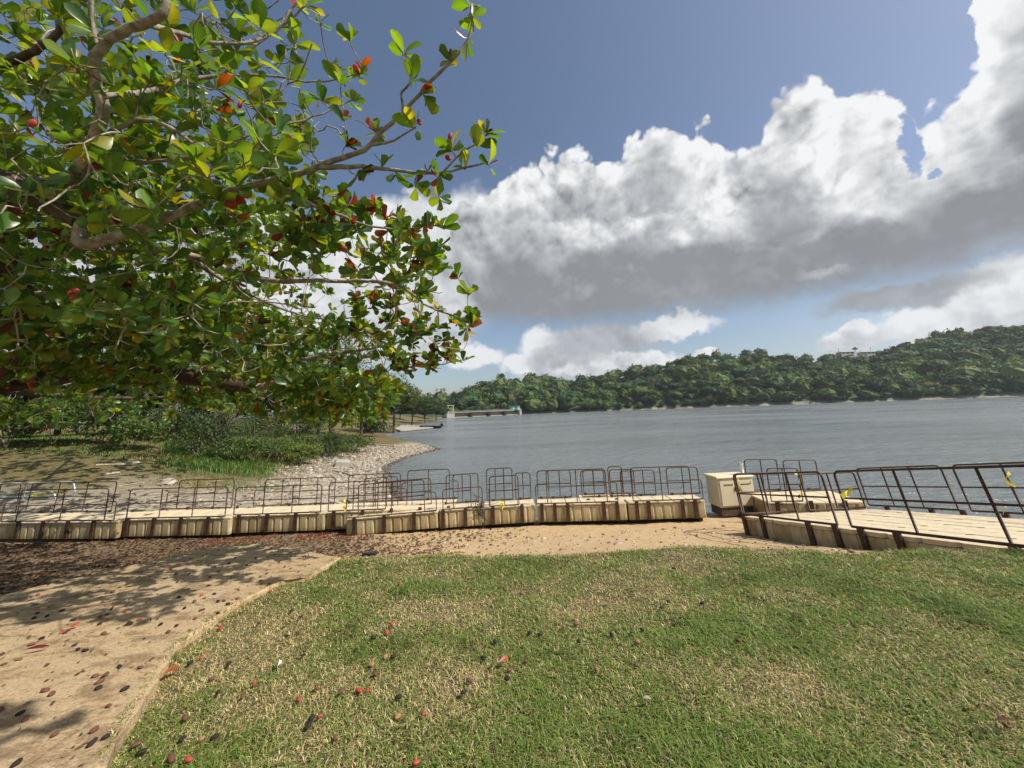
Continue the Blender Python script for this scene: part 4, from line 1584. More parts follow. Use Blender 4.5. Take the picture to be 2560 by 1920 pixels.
    score = np.where(inview, Ls / np.maximum(ww, .1), 0)
    pick = set(np.argsort(-score)[:290].tolist())
    protos = {}
    for kind, cols in LEAF_COLS.items():
        for ci, c in enumerate(cols):
            for si in range(4):
                V, F = LEAFV[si]
                cc = np.tile(np.array(c), (len(V), 1))
                cc[1::3] *= 1.35          # paler midrib
                protos[(kind, ci, si)] = mesh_np('leaf', V, F, [M_LEAF], cc, smooth=True)
    bV, bF, bC, off = [], [], [], 0
    for i, (o, d, nm, L, kind, si) in enumerate(leaves):
        if not keep[i]: continue
        s = np.cross(nm, d)
        ci = int(rng.integers(0, len(LEAF_COLS[kind])))
        if i in pick:
            q = (o - base)
            Mx = Matrix(((d[0] * L, s[0] * L, nm[0] * L, q[0]), (d[1] * L, s[1] * L, nm[1] * L, q[1]), (d[2] * L, s[2] * L, nm[2] * L, q[2]), (0, 0, 0, 1)))
            link('leaf', protos[(kind, ci, si)], tree, mat4=Mx)
            continue
        V, F = LEAFS[si]
        Vw = o - base + (V @ np.vstack([d, s, nm])) * L
        c = np.array(LEAF_COLS[kind][ci]) * rng.uniform(.75, 1.25)
        cc = np.tile(c, (len(V), 1))
        cc[1::3] *= 1.3
        bV.append(Vw); bF.append(F + off); bC.append(cc); off += len(V)
    me = mesh_np('foliage', np.vstack(bV), np.vstack(bF), [M_LEAF], np.clip(np.vstack(bC), 0, 1), smooth=True)
    tag(link('foliage', me, tree), kind='stuff')
    # fruit on the tree
    fm = fruit_mesh(M_FRUIT_RED)
    for px, py, y in ((80, 308, 2.0), (442, 150, 2.3), (600, 262, 2.5), (177, 731, 2.9), (189, 726, 2.9), (182, 745, 2.9), (860, 620, 3.1), (1120, 395, 2.7), (1048, 305, 2.6), (1180, 815, 3.8), (1125, 340, 2.6), (1190, 350, 2.6)):
        q = ony(px, py, y) - base
        f = link('fruit', fm, tree, q)
        f.rotation_euler = (rng.uniform(0, 3), rng.uniform(0, 3), 0)


def fruit_mesh(mat, a=.03, b=.019, flat=.85):
    n, m = 8, 7
    V = [(-a, 0, 0)]
    for j in range(1, m):
        t = math.pi * j / m
        x = -a * math.cos(t)
        r = b * math.sin(t) ** .8
        for i in range(n):
            ph = 2 * math.pi * i / n
            k = 1.12 if i % 4 == 0 else 1.0            # the two keeled edges
            V.append((x, r * k * math.cos(ph), r * flat * math.sin(ph)))
    V.append((a * 1.08, 0, 0))
    F = []
    mb = MB()
    fs = []
    for i in range(n):
        fs.append((0, 1 + (i + 1) % n, 1 + i))
        fs.append((len(V) - 1, 1 + (m - 2) * n + i, 1 + (m - 2) * n + (i + 1) % n))
    for j in range(m - 2):
        for i in range(n):
            fs.append((1 + j * n + i, 1 + j * n + (i + 1) % n, 1 + (j + 1) * n + (i + 1) % n, 1 + (j + 1) * n + i))
    mb.add(V, fs)
    return mb.mesh('fruit', mat, smooth=True)


M_FRUIT_RED = mat_var('red_fruit', [(.30, .03, .025), (.42, .07, .05)], 40, .55, 90, .2, .002)
M_FRUIT_BROWN = mat_var('brown_fruit', [(.09, .035, .025), (.17, .07, .045)], 40, .7, 90, .3, .002)
M_FRUIT_DARK = mat_var('dark_fruit', [(.012, .009, .008), (.035, .024, .02)], 40, .75, 90, .3, .002)
M_FRUIT_TAN = mat_var('tan_fruit', [(.26, .12, .06), (.36, .20, .10)], 40, .7, 90, .3, .002)

build_almond()


# ------------------------------------------------------------------ left bank
def hit(px, py, y0=1.2, y1=60.0):
    """first point of the ground along a sight line"""
    d = ray(px, py)
    t = np.geomspace(y0, y1, 500) / d[1]
    P = EYE + d[None, :] * t[:, None]
    k = np.argmax(P[:, 2] <= ground_z(P[:, 0], P[:, 1]))
    return P[k].copy()


def gz(x, y):
    return float(ground_z(np.array([x]), np.array([y]))[0])


def tube_trunk(h, r, rng, limbs=5, spread=.5):
    mb = MB()
    top = np.array([rng.uniform(-.3, .3), rng.uniform(-.3, .3), h])
    mb.tube(catmull([(0, 0, -.2), (rng.uniform(-.1, .1), 0, h * .35), top * np.array([1, 1, .7]), top], .5), np.linspace(r, r * .3, len(catmull([(0, 0, -.2), (0, 0, h * .35), top * np.array([1, 1, .7]), top], .5))) if False else r * .7, 6)
    for k in range(limbs):
        a = 2 * math.pi * k / limbs + rng.uniform(-.4, .4)
        z0 = h * rng.uniform(.3, .7)
        e = np.array([math.cos(a), math.sin(a), 0]) * h * spread * rng.uniform(.6, 1.0)
        mb.tube([(0, 0, z0), e * .45 + np.array([0, 0, z0 + h * .12]), e + np.array([0, 0, z0 + h * .3])], [r * .45, r * .3, r * .1], 5)
    return mb.mesh('trunk', M_DARKBARK, smooth=True)


def bank_tree(px, Y, top, hw, col, n, label, size=.24, clumps=26, low=.3, name='bank_tree', group='trees on the left bank', spread=.30, var=.3, core=.5):
    p = ony(px, 1040, Y)
    z = gz(p[0], Y)
    zt = ony(px, top, Y)[2]
    H = max(zt - z, 1.0)
    rng = np.random.default_rng(int(px + Y * 7))
    e = empty(name, (p[0], Y, z))
    tag(e, label, 'tree', group)
    rz = H * (1 - low) / 2 * 1.05
    C = crown_points(n, hw, hw, rz, rng, clumps, spread) + np.array([0, 0, H - rz])
    V, F, c = leaf_quads(C, size, rng, .6, .55, col, var)
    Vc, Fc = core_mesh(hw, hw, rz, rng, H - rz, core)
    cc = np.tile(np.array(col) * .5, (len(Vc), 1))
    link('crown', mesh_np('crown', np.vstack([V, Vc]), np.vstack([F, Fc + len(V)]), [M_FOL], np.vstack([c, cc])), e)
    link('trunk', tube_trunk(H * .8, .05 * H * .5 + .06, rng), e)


bank_tree(-60, 27, 830, 5.5, (.035, .060, .016), 7000, 'dark leafy tree behind the limb at the left edge', .26, low=.02, clumps=40)
bank_tree(150, 29, 840, 5.5, (.040, .068, .018), 7000, 'dark green tree behind the thick shaded limb', .26, low=.02, clumps=40)
bank_tree(360, 31, 830, 5.5, (.042, .070, .018), 7000, 'dense green bank tree above the shaded shrubs', .26, low=.02, clumps=40)
bank_tree(560, 33, 850, 5.0, (.050, .078, .020), 7000, 'olive green tree on the bank left of the fine-leaved one', .26, low=.02, clumps=40)
bank_tree(690, 38, 840, 5.0, (.045, .075, .020), 6000, 'bank tree in the gap below the almond leaves', .28, low=.02, clumps=40)
bank_tree(830, 44, 785, 5.2, (.11, .15, .035), 3800, 'tall fine-leaved pale green tree on the left bank', .24, clumps=34, spread=.22, core=.0)
bank_tree(800, 40, 900, 4.4, (.045, .075, .022), 6000, 'round dark tree beside the black bin', .3, low=.05)
bank_tree(905, 58, 915, 5.5, (.050, .085, .020), 5000, 'shore tree behind the boat landing', .34, low=.1)
bank_tree(985, 74, 935, 6.0, (.11, .14, .025), 5000, 'yellow-green spreading tree above the boat landing', .36, low=.25)
bank_tree(1030, 105, 985, 6.5, (.050, .080, .022), 3500, 'dark tree on the shore left of the dam', .5)
bank_tree(1062, 135, 990, 7.5, (.035, .060, .020), 3000, 'tall dark tree farther along the shore toward the dam', .6)
bank_tree(1090, 165, 1008, 7.0, (.055, .080, .022), 2600, 'low shore tree next to the dam abutment', .7)
for _k, (_px, _Y, _top) in enumerate(((1060, 200, 1003), (1110, 262, 1005), (1000, 150, 985), (940, 110, 960), (880, 90, 930), (780, 75, 900), (640, 65, 880), (480, 60, 880), (300, 55, 880), (120, 50, 880), (-80, 50, 880))):
    bank_tree(_px, _Y, _top, .085 * _Y if _Y < 100 else .05 * _Y, GREENS[_k % 6], 2600, 'green tree in the far row behind the left bank', .006 * _Y, low=0.0, name='far_bank_tree', group='far row of trees behind the left bank')


def shrub(px, Y, h, r, col, n, size, label, cat='shrub', name='shrub', var=.35, stems=5, core=.35):
    n = int(n * 2.2)
    p = ony(px, 1090, Y)
    z = gz(p[0], Y)
    rng = np.random.default_rng(int(px * 3 + Y * 11))
    e = empty(name, (p[0], Y, z))
    tag(e, label, cat, 'shrubs on the left bank')
    C = crown_points(n, r * 1.15, r * .9, h * .6, rng, 26, .30) + np.array([0, 0, h * .5])
    C[:, 2] = np.abs(C[:, 2])
    V, F, c = leaf_quads(C, size, rng, .9, .6, col, var)
    link('foliage', mesh_np('foliage', V, F, [M_FOL], c), e)
    mb = MB()
    for k in range(stems):
        a = rng.uniform(0, 6.28)
        q = np.array([math.cos(a) * r * .7, math.sin(a) * r * .5, h * rng.uniform(.6, 1.05)])
        mb.tube([(0, 0, -.1), q * np.array([.4, .4, .5]), q], [.03, .022, .01], 4)
    link('stem', mb.mesh('stem', M_PALE), e)


shrub(20, 22, 2.6, 2.2, (.10, .155, .035), 1500, .22, 'bright leafy sapling shrub at the left edge of the bank')
shrub(135, 23, 2.9, 2.2, (.095, .15, .035), 1500, .22, 'bright shrub with big leaves under the shaded limb')
shrub(250, 24, 3.0, 2.2, (.085, .14, .035), 1500, .22, 'tall leafy shrub second from the left edge')
shrub(330, 23, 2.0, 1.6, (.115, .17, .04), 900, .20, 'low light green shrub at the edge of bare soil')
shrub(420, 27, 2.8, 2.0, (.05, .08, .025), 1200, .18, 'dark shrub behind the low light green one')
shrub(540, 28, 2.8, 2.2, (.075, .105, .035), 1500, .14, 'scrubby shrub with bare pale twigs', stems=22)
shrub(640, 28, 2.9, 2.2, (.085, .115, .04), 1500, .13, 'greyish scrub bush above the tall grass', stems=16)
shrub(700, 27, 1.6, 1.6, (.13, .18, .04), 900, .15, 'yellow-green weed clump in the tall grass')
shrub(760, 27, 1.5, 1.3, (.14, .19, .04), 800, .15, 'light green weed clump left of the black bin')
shrub(600, 33, 3.6, 2.6, (.04, .065, .02), 1500, .2, 'dark bush in the shade behind the scrub', stems=2)
shrub(740, 35, 3.4, 2.8, (.045, .07, .022), 1500, .2, 'dark bush in the shade left of the round tree')
shrub(470, 32, 3.6, 2.6, (.036, .058, .02), 1500, .2, 'dark bush in the shade of the bank trees')
shrub(200, 29, 4.0, 3.0, (.036, .058, .02), 1500, .22, 'dark bush behind the leafy saplings')
shrub(30, 28, 4.0, 3.0, (.034, .056, .02), 1500, .22, 'dark bush at the left edge behind the sapling')
shrub(590, 24, 1.7, 2.0, (.085, .13, .035), 1000, .14, 'green scrub at the front of the tall grass')
shrub(660, 25, 1.9, 2.0, (.10, .15, .035), 1000, .14, 'leafy scrub just left of the yellow-green weeds')
shrub(820, 31, 2.2, 2.2, (.07, .11, .03), 1000, .16, 'green bush in front of the round dark tree')
shrub(880, 34, 1.8, 2.2, (.08, .12, .03), 1000, .16, 'low green bush above the stony point')
shrub(500, 24, 2.2, 2.0, (.06, .095, .028), 1000, .15, 'green bush left of the front scrub')
shrub(930, 62, 3.0, 3.0, (.05, .08, .025), 1200, .28, 'shaded bush by the boat landing')


def blades(n, xs, ys, zs, h, w, rng, cols, lean=.5, seg=2):
    """grass blades: bent two-segment strips"""
    a = rng.uniform(0, 2 * math.pi, n)
    d = np.c_[np.cos(a), np.sin(a), np.zeros(n)]
    s = np.c_[-d[:, 1], d[:, 0], np.zeros(n)]
    hh = h * rng.uniform(.5, 1.35, n)
    ln = hh * lean * rng.uniform(.4, 1.8, n)
    B = np.c_[xs, ys, zs]
    ww = (w * rng.uniform(.7, 1.3, n))[:, None]
    up = np.array([0, 0, 1.0])
    V = np.empty((n, 5, 3))
    V[:, 0] = B - s * ww * .5
    V[:, 1] = B + s * ww * .5
    m = B + d * (ln * .35)[:, None] + up * (hh * .62)[:, None]
    V[:, 2] = m + s * ww * .42
    V[:, 3] = m - s * ww * .42
    V[:, 4] = B + d * ln[:, None] + up * (hh * (1 - .18 * lean))[:, None]
    i = np.arange(n)[:, None] * 5
    Q = i + np.array([[0, 1, 2, 3]])
    T = i + np.array([[3, 2, 4]])
    return V.reshape(-1, 3), [T, Q], np.repeat(cols, 5, 0)


def build_lawn():
    rng = np.random.default_rng(5)
    n = 430000
    Y = rng.uniform(1.35, 6.6, n)
    half = 1.5 * Y + .4
    X = rng.uniform(-1, 1, n) * half
    ye = interp(X, LEDGE) + .10 * vnoise(X, Y, .8, 9) + rng.normal(size=n) * .035
    # density thins with distance, away from the camera where blades merge
    dens = np.clip(3.4 / Y, .30, 1.0)
    patch = vnoise(X, Y, .55, 17, 3) + .5 * vnoise(X, Y, 1.8, 18, 2)
    ins = in_poly(X, Y, SLAB_POLY)
    creep = ins & ~in_poly(X + .05 + .07 * vnoise(X, Y, .18, 55), Y, SLAB_POLY) & (rng.random(n) < .45)
    keep = (Y < ye) & (~ins | creep) & (rng.random(n) < dens) & (rng.random(n) < np.clip(1.0 - .45 * patch, .35, 1))
    keep &= ~((X > 6.2) & (Y > 4.2) & (X < 10.6))
    X, Y, patch, creep = X[keep], Y[keep], patch[keep], creep[keep]
    Z = np.where(creep, SLAB_Z(Y) - .012, ground_z(X, Y) - .004)
    n = len(X)
    green = np.array([(.125, .185, .030), (.165, .215, .042), (.090, .150, .024), (.195, .225, .060)])
    straw = np.array([(.44, .355, .17), (.35, .275, .12), (.52, .44, .25)])
    dry = np.clip(.37 + .80 * patch + .20 * np.clip((1.0 - X) / 2.5, 0, 1) - .08 * np.clip(X / 3, 0, 1), .05, .88)
    isdry = rng.random(n) < dry
    c = np.where(isdry[:, None], straw[rng.integers(0, 3, n)], green[rng.integers(0, 4, n)])
    c = c * rng.uniform(.72, 1.4, (n, 1))
    tuft = np.clip(vnoise(X, Y, .22, 71, 2) - .25, 0, 1)
    h = np.where(isdry, .022, .029) * (1 - .25 * np.clip(patch, -1, 1)) * (1 + 1.2 * tuft)
    c = np.where(isdry[:, None], c, c * (1 - .35 * np.clip(tuft * 2, 0, 1))[:, None])
    w = np.interp(Y, [1.5, 3, 6], [.0055, .007, .011])
    V, F, cc = blades(n, X, Y, Z, h, w * .9, rng, c, lean=1.3)
    me = mesh_np('lawn_grass', V, F, [M_GRASS], cc)
    tag(link('lawn_grass', me), 'short patchy green and straw lawn grass in the foreground', 'grass', kind='stuff')
    return n


build_lawn()


def build_bank_grass():
    rng = np.random.default_rng(8)
    n = 160000
    px = rng.uniform(-250, 960, n)
    Y = rng.uniform(13.5, 48, n)
    X = (px - CX) / FPX * Y
    d = shore_dist(X, Y)
    pat = vnoise(X, Y, 3.5, 61, 3)
    a = np.clip((d - 6.4 + 2.2 * pat) / 2.5, 0, 1) * np.clip((Y - 18.5) / 3, 0, 1) * np.where(px < 420, .6, 1)
    b = np.clip(.9 - np.hypot((X + 14.5) / 5.0, (Y - 18.5) / 1.3), 0, 1) * 1.4      # green strip above the mud
    keep = rng.random(n) < np.maximum(a, b * (pat > -.35)) * .95
    X, Y, pat, px = X[keep], Y[keep], pat[keep], px[keep]
    n = len(X)
    Z = ground_z(X, Y) - .02
    green = np.array([(.085, .165, .030), (.12, .19, .040), (.06, .13, .028)])
    dryc = np.array([(.34, .25, .11), (.27, .20, .09)])
    isdry = rng.random(n) < np.clip(.25 + .5 * vnoise(X, Y, 2.0, 77, 2), .05, .8)
    c = np.where(isdry[:, None], dryc[rng.integers(0, 2, n)], green[rng.integers(0, 3, n)]) * rng.uniform(.7, 1.3, (n, 1))
    h = np.where(Y < 21, .16, .34 + .3 * np.clip(pat, 0, 1)) * np.where(px < 420, .4, 1)
    V, F, cc = blades(n, X, Y, Z, h, np.where(Y < 21, .022, .035), rng, c, lean=.7)
    tag(link('bank_grass', mesh_np('bank_grass', V, F, [M_GRASS], cc)), 'long green and dry grass on the left bank', 'grass', kind='stuff')


build_bank_grass()


def rock_arrays(rng, n=10):
    """lumpy stone from a cube-sphere, unit size"""
    V, F = [], []
    nu, nv = 6, 4
    V.append((0, 0, -.7))
    for j in range(1, nv):
        th = math.pi * j / nv
        for i in range(nu):
            ph = 2 * math.pi * (i + .5 * (j % 2)) / nu
            r = rng.uniform(.75, 1.15)
            V.append((r * math.sin(th) * math.cos(ph), r * math.sin(th) * math.sin(ph), -r * .7 * math.cos(th)))
    V.append((0, 0, .7 * rng.uniform(.8, 1.1)))
    for i in range(nu):
        F.append((0, 1 + (i + 1) % nu, 1 + i))
        F.append((len(V) - 1, 1 + (nv - 2) * nu + i, 1 + (nv - 2) * nu + (i + 1) % nu))
    for j in range(nv - 2):
        for i in range(nu):
            a, b, c, d = 1 + j * nu + i, 1 + j * nu + (i + 1) % nu, 1 + (j + 1) * nu + (i + 1) % nu, 1 + (j + 1) * nu + i
            F += [(a, b, c), (a, c, d)]
    return np.array(V), np.array(F)


def build_stones():
    rng = np.random.default_rng(14)
    protos = [rock_arrays(rng) for _ in range(8)]
    pal = np.array([(.36, .31, .23), (.28, .235, .17), (.44, .39, .30), (.20, .17, .13)])
    m, nt, bs = new_mat('shore_gravel')
    at = nt.nodes.new('ShaderNodeAttribute')
    at.attribute_name = 'Col'
    nt.links.new(at.outputs['Color'], bs.inputs['Base Color'])
    bs.inputs['Roughness'].default_value = .95
    N = 20000
    X = rng.uniform(-24, -3, N)
    Y = rng.uniform(13.2, 42, N)
    d = shore_dist(X, Y)
    pat = vnoise(X, Y, 2.5, 91)
    pr = np.clip((d + .2) / .5, 0, 1) * np.clip((8.8 - d + pat * 2.5) / 2.5, 0, 1) * np.clip((Y - 14) / 8, .22, 1)
    k = rng.random(N) < pr * .62
    X, Y, d = X[k], Y[k], d[k]
    s = rng.gamma(2.2, .018, len(X)) + .022 + .0011 * Y
    Z = ground_z(X, Y) + s * .15
    V, F, C, off = [], [], [], 0
    for x, y, z, ss, dd in zip(X, Y, Z, s, d):
        pv, pf = protos[int(rng.integers(0, 8))]
        a = rng.uniform(0, 6.28)
        ca, sa = math.cos(a) * ss, math.sin(a) * ss
        v = np.c_[pv[:, 0] * ca - pv[:, 1] * sa * .7, pv[:, 0] * sa + pv[:, 1] * ca * .7, pv[:, 2] * ss * .8] + (x, y, z)
        c = pal[int(rng.integers(0, 4))] * rng.uniform(.75, 1.15)
        if dd < .5: c = c * .35
        V.append(v); F.append(pf + off); C.append(np.tile(c, (len(v), 1))); off += len(v)
    tag(link('shore_gravel', mesh_np('shore_gravel', np.vstack(V), np.vstack(F), [m], np.vstack(C))), 'pale stones and rubble covering the left shore', 'gravel', kind='stuff')
    # pebbles and clods on the sand between lawn and dock
    V, F, C, off = [], [], [], 0
    for _ in range(900):
        x, y = rng.uniform(-4.5, 7.5), rng.uniform(5.2, 11.2)
        if y < float(interp(x, LEDGE)) + .12: continue
        ss = rng.gamma(2.0, .007) + .006
        pv, pf = protos[int(rng.integers(0, 8))]
        v = pv * ss + (x, y, gz(x, y) + ss * .2)
        c = np.array([(.40, .28, .16), (.15, .09, .06), (.55, .45, .32), (.24, .15, .09)][int(rng.integers(0, 4))])
        V.append(v); F.append(pf + off); C.append(np.tile(c, (len(v), 1))); off += len(v)
    tag(link('sand_pebbles', mesh_np('sand_pebbles', np.vstack(V), np.vstack(F), [m], np.vstack(C))), 'small pebbles and clods on the sand before the docks', 'pebbles', kind='stuff')
    # single rocks
    def rock(px, py, z, s, label, flat=.6):
        p = hit(px, py, 5.0)
        pv, pf = rock_arrays(rng)
        v = pv * np.array([s, s * .75, s * flat])
        me = mesh_np('rock', v, pf, [M_ROCK])
        tag(link('rock', me, loc=(p[0], p[1], gz(p[0], p[1]) + s * flat * .25)), label, 'rock', 'single rocks on the shore')
    rock(418, 1212, .3, .42, 'rounded pale boulder behind the second left railing', .7)
    rock(1432, 1307, .2, .14, 'white stone under the middle dock edge')
    rock(1700, 1280, .2, .42, 'flat pale rock at the foot of the beige cabinet', .4)
    rock(1815, 1278, .25, .55, 'broad flat rock between cabinet and gangway', .3)
    rock(1660, 1293, .2, .22, 'small rock beneath the dock right of centre', .5)
    rock(1545, 1360, .6, .10, 'pale stone pair on the open sand')
    rock(1965, 1352, .8, .09, 'tan stone beside the gangway foot')
    rock(1990, 1352, .8, .08, 'second tan stone beside the gangway foot')
    rock(1430, 1352, .6, .06, 'lone small stone on the sand left of centre')
    rock(900, 1128, .5, .45, 'grey boulder near the white driftwood log', .6)
    rock(880, 1145, .5, .35, 'grey boulder above the white block', .6)
    rock(575, 1160, .9, .45, 'pale slab rock below the tall grass', .4)
    rock(330, 1160, 1.0, .5, 'flat pale rock on the eroded bank step', .25)


build_stones()


def stick(px0, py0, px1, py1, r, label, mat=None, z=None, name='driftwood_log', cat='log', lift=.0):
    def g(px, py):
        return hit(px, py, 12.8)
    a, b = g(px0, py0), g(px1, py1)
    a[2] += r * .7 + lift; b[2] += r * .7 + lift
    m = (a + b) / 2 + np.array([0, 0, r * .3])
    o = (a + b) / 2
    me = MB().tube(catmull([a - o, m - o + np.array([.0, r, 0]), b - o], .3), r * .9, 6).mesh(name, mat or M_WOOD, smooth=True)
    tag(link(name, me, loc=o), label, cat, 'driftwood on the left shore')


def build_debris():
    stick(916, 1112, 985, 1118, .10, 'long white driftwood log below the tall grass')
    stick(742, 1116, 772, 1138, .16, 'dark rotten stump log lying by the grass edge')
    stick(790, 1128, 805, 1133, .08, 'short dark log right of the stump')
    stick(834, 1178, 886, 1192, .06, 'dark timber below the white block')
    stick(874, 1168, 922, 1180, .05, 'pale timber right of the white block')
    stick(898, 1142, 922, 1139, .05, 'thin pale branch above the white block')
    stick(704, 1202, 722, 1206, .05, 'small dark stick on the wet mud')
    stick(258, 1190, 300, 1184, .07, 'white stick lying on the green strip')
    stick(240, 1164, 345, 1163, .05, 'long thin branch along the eroded bank')
    # debris mat behind the docks
    rng = np.random.default_rng(77)
    mb = MB()
    for _ in range(420):
        x, y = rng.uniform(-18, -4.6), 13.4 + abs(rng.normal()) * 2.4
        if shore_dist(np.array([x]), np.array([y]))[0] < .3: continue
        L = rng.gamma(2, .22) + .1
        a = rng.normal() * .5
        z = gz(x, y) + .03
        dx, dy = math.cos(a) * L / 2, math.sin(a) * L / 2
        r = rng.uniform(.008, .035)
        mb.tube([(x - dx, y - dy, z), (x + rng.normal() * .03, y + rng.normal() * .03, z + .04), (x + dx, y + dy, z + rng.uniform(0, .08))], [r, r * .9, r * .5], 4)
    tag(link('driftwood_debris', mb.mesh('driftwood_debris', M_WOOD)), 'mat of bleached sticks on the mud behind the left docks', 'driftwood', kind='stuff')
    # white block
    p = hit(856, 1165, 12)
    o = empty('concrete_block', (p[0], p[1], gz(p[0], p[1]) - .05))
    o.rotation_euler = (.1, .12, .35)
    tag(o, 'square pale concrete block lying on the stony shore', 'block')
    link('block', MB().box((-.45, -.4, 0), (.45, .4, .42), bev=.03).mesh('block', M_CONC), o)
    link('broken_corner', MB().box((-.62, -.1, .0), (-.452, .2, .55), bev=.03).mesh('broken_corner', M_CONC), o)
    # dead brush caught on the stained dock section
    q = onz(1165, 1268, .75)
    mb = MB()
    for _ in range(60):
        a, b = rng.normal(size=3) * np.array([.12, .04, .14]), rng.normal(size=3) * np.array([.3, .06, .28])
        mb.tube([a, (a + b) / 2 + rng.normal(size=3) * .03, b], [.008, .006, .003], 4)
    tag(link('dead_brush', mb.mesh('dead_brush', M_DARKBARK), loc=(q[0] + .45, q[1] - .1, .68)), 'tangle of dead brown brush caught on the dock edge', 'brush')
    # black bin
    e = ony(830, 1082, 36)
    zb = gz(e[0], 36)
    o = empty('waste_bin', (e[0], 36, zb))
    tag(o, 'black rubbish bin standing in the bank grass', 'bin')
    link('body', MB().tube([(0, 0, 0), (0, 0, .5), (0, 0, 1.05)], [.30, .34, .38], 12).mesh('body', M_BLACK, smooth=True), o)
    link('rim', MB().tube([(0, 0, 1.052), (0, 0, 1.12)], [.41, .41], 12).mesh('rim', M_BLACK), o)


build_debris()


# ---- fallen leaves, fruit
def build_litter():
    rng = np.random.default_rng(23)
    N = 60000
    X = rng.uniform(-17, 1.5, N)
    Y = rng.uniform(3.6, 12.25, N)
    ye = interp(X, LEDGE)
    edge = np.clip((-X + .6) / 5.5, 0, 1)
    pr = edge * np.clip((Y - ye - .1) / .5, 0, 1) * np.where(X < -3.0, 1, .9)
    pr *= np.clip(.55 + .8 * vnoise(X, Y, 1.2, 5), .1, 1)
    k = (rng.random(N) < pr * .7) & ~in_poly(X, Y, SLAB_POLY)
    X, Y = X[k], Y[k]
    n = len(X)
    V0, F0 = np.array([(0, 0, 0), (.5, -.26, .04), (1, 0, -.18), (.5, .26, .04), (.5, 0, -.05)], float), np.array([(0, 1, 4, 4), (1, 2, 4, 4), (2, 3, 4, 4), (3, 0, 4, 4)])[:, :3]
    pal = np.array([(.085, .052, .034), (.14, .085, .052), (.20, .125, .075), (.06, .040, .028), (.28, .19, .11), (.15, .060, .040)])
    a = rng.uniform(0, 6.28, n)
    L = rng.uniform(.04, .11, n)
    Z = ground_z(X, Y)
    V, F, C = [], [], []
    for i in range(n):
        ca, sa = math.cos(a[i]), math.sin(a[i])
        t = rng.normal() * .3
        v = V0 * L[i]
        v = np.c_[v[:, 0] * ca - v[:, 1] * sa, v[:, 0] * sa + v[:, 1] * ca, v[:, 2] * .5 + np.abs(V0[:, 1]) * L[i] * .8 + v[:, 0] * t * .4 + .012]
        V.append(v + (X[i], Y[i], Z[i]))
        F.append(F0 + i * len(V0))
        red = (Y[i] > 11.3) and (-9.5 < X[i] < -4.5) and rng.random() < .6
        c = (np.array((.30, .085, .042)) if red else pal[int(rng.integers(0, 6))]) * rng.uniform(.7, 1.2)
        C.append(np.tile(c, (len(V0), 1)))
    tag(link('leaf_litter', mesh_np('leaf_litter', np.vstack(V), np.vstack(F), [M_FOL], np.vstack(C))), 'brown fallen leaves covering the shaded ground before the left docks', 'leaf litter', kind='stuff')


build_litter()


def build_crumbs():
    rng = np.random.default_rng(29)
    N = 5200
    X, Y = rng.uniform(-9, 0, N), rng.uniform(1.2, 7.2, N)
    k = in_poly(X, Y, SLAB_POLY) & (rng.random(N) < np.clip(.55 + .9 * vnoise(X, Y, .7, 12), .05, 1))
    X, Y = X[k], Y[k]
    C = np.c_[X, Y, SLAB_Z(Y) + .006]
    n = len(C)
    pal = np.array([(.13, .085, .05), (.22, .15, .085), (.08, .05, .032), (.30, .20, .10)])
    a = rng.uniform(0, 6.28, n)
    d = np.c_[np.cos(a), np.sin(a), rng.normal(size=n) * .15]
    sd = np.c_[-np.sin(a), np.cos(a), rng.normal(size=n) * .3]
    L = (rng.gamma(2, .010, n) + .006)[:, None]
    w = L * rng.uniform(.1, .5, (n, 1))
    V = np.stack([C - d * L * .5, C + sd * w + np.array([0, 0, .004]), C + d * L * .5 + np.array([0, 0, .004]), C - sd * w], 1)
    col = np.repeat(pal[rng.integers(0, 4, n)] * rng.uniform(.7, 1.2, (n, 1)), 4, 0)
    tag(link('slab_crumbs', mesh_np('slab_crumbs', V.reshape(-1, 3), np.arange(n * 4).reshape(n, 4), [M_FOL], col)), 'small dry leaf crumbs and twig bits on the concrete slab', 'crumbs', kind='stuff')


build_crumbs()


